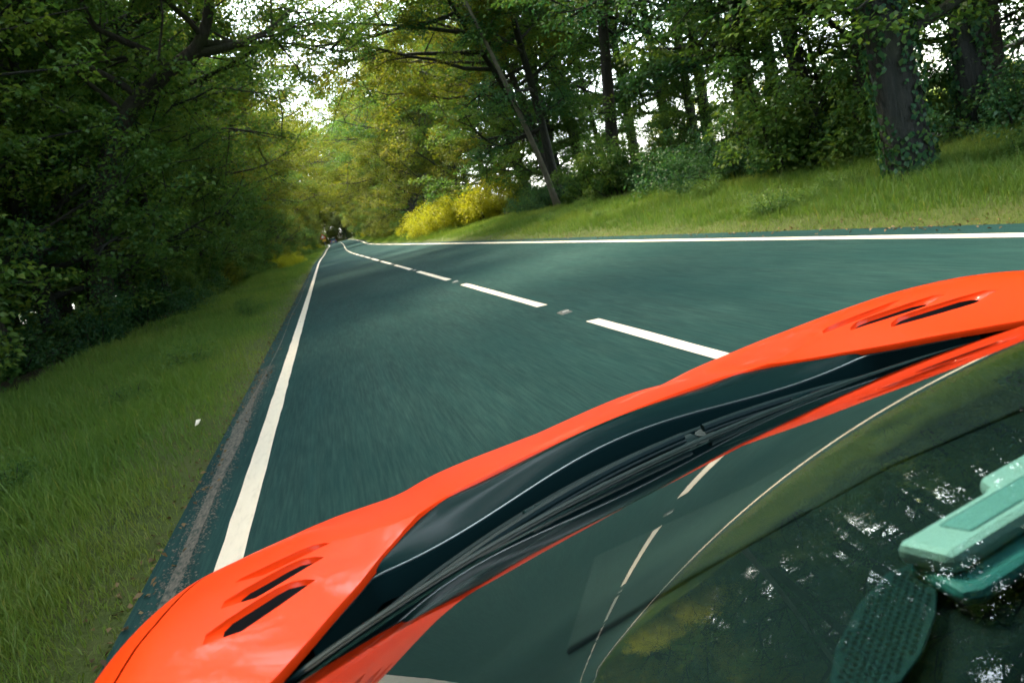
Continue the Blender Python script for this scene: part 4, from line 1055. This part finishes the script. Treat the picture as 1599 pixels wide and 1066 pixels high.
# roof, pillars, side glass and tail
rx = np.linspace(-1, 1, 25); ryv = np.linspace(.0, -2.1, 34); rows = []
for y_ in ryv:
    hw = np.interp(y_, [-2.1, -1.2, -.7, 0], [.80, .70, .565, .545]); zc = np.interp(y_, [-2.1, -1.6, -1.1, -.6, -.3, 0], [.90, .96, 1.10, 1.19, 1.205, float(glass_z(0, 0))])
    ze = np.interp(y_, [-2.1, -1.6, -1.1, -.6, -.3, 0], [.87, .90, 1.0, 1.13, 1.165, float(glass_z(.545, -.036))])
    rows.append([(u_*hw, y_-.12*(u_*hw)**2*(1 if y_ > -.3 else 0), ze+(zc-ze)*(1-abs(u_)**2.2)-.002) for u_ in rx])
V = np.array(rows).reshape(-1, 3); ii = (np.arange(33)[:, None]*25+np.arange(24)[None]).ravel()
obj('roof', np_mesh('roof', V, np.stack([ii, ii+25, ii+26, ii+1], -1), M_paint, True), CAR)
for sgn in (-1, 1):
    P = []
    for v in np.linspace(0, 1, 12):
        x = .665+(.545-.665)*v; yb = float(base_y(x)); yt = -.12*x*x; y_ = yb+(yt-yb)*v; P.append((sgn*(x+.012), y_, float(glass_z(x, y_))-.002))
    b = MB(); b.tube(P, .020, 8); b.build('windscreen_pillar', M_gloss, CAR, True)
    rows = []
    for y_ in np.linspace(.62, -1.2, 24):
        v = np.clip((.80-y_)/.84, 0, 1); xt = np.interp(y_, [-1.2, -.7, -.04, .8], [.70, .565, .553, .74]); ztp = np.interp(y_, [-1.2, -.6, -.04, .8], [.98, 1.128, 1.145, .80])
        zb_ = np.interp(y_, [-1.2, .72], [.84, .75])
        rows.append([(sgn*(xt+(.94-xt)*q), y_, ztp+(zb_-ztp)*q) for q in np.linspace(0, 1, 6)])
    V = np.array(rows).reshape(-1, 3); ii = (np.arange(23)[:, None]*6+np.arange(5)[None]).ravel()
    obj('side_window', np_mesh('side_window', V, np.stack([ii, ii+6, ii+7, ii+1], -1), M_sideglass, True), CAR)
    # shoulder between tail deck and flank
    V, F_ = [], []
    for y_ in np.linspace(-.6, -2.15, 14):
        V += [(sgn*np.interp(y_, [-2.15, -1.2, -.6], [.80, .70, .62]), y_, np.interp(y_, [-2.15, -1.6, -1.1, -.6], [.86, .895, .985, 1.05])), (sgn*.955, y_, np.interp(y_, [-2.15, -1.6, -.9, -.6], [.86, .90, .84, .83]))]
    F_ = [(2*j, 2*j+1, 2*j+3, 2*j+2) for j in range(13)]
    obj('rear_shoulder', np_mesh('rear_shoulder', np.array(V), np.array(F_), M_paint, True), CAR)
b = MB(); b.box((0, -2.14, .5), (1.66, .06, .70)); b.build('rear_bumper', M_paint, CAR, bevel=.02)
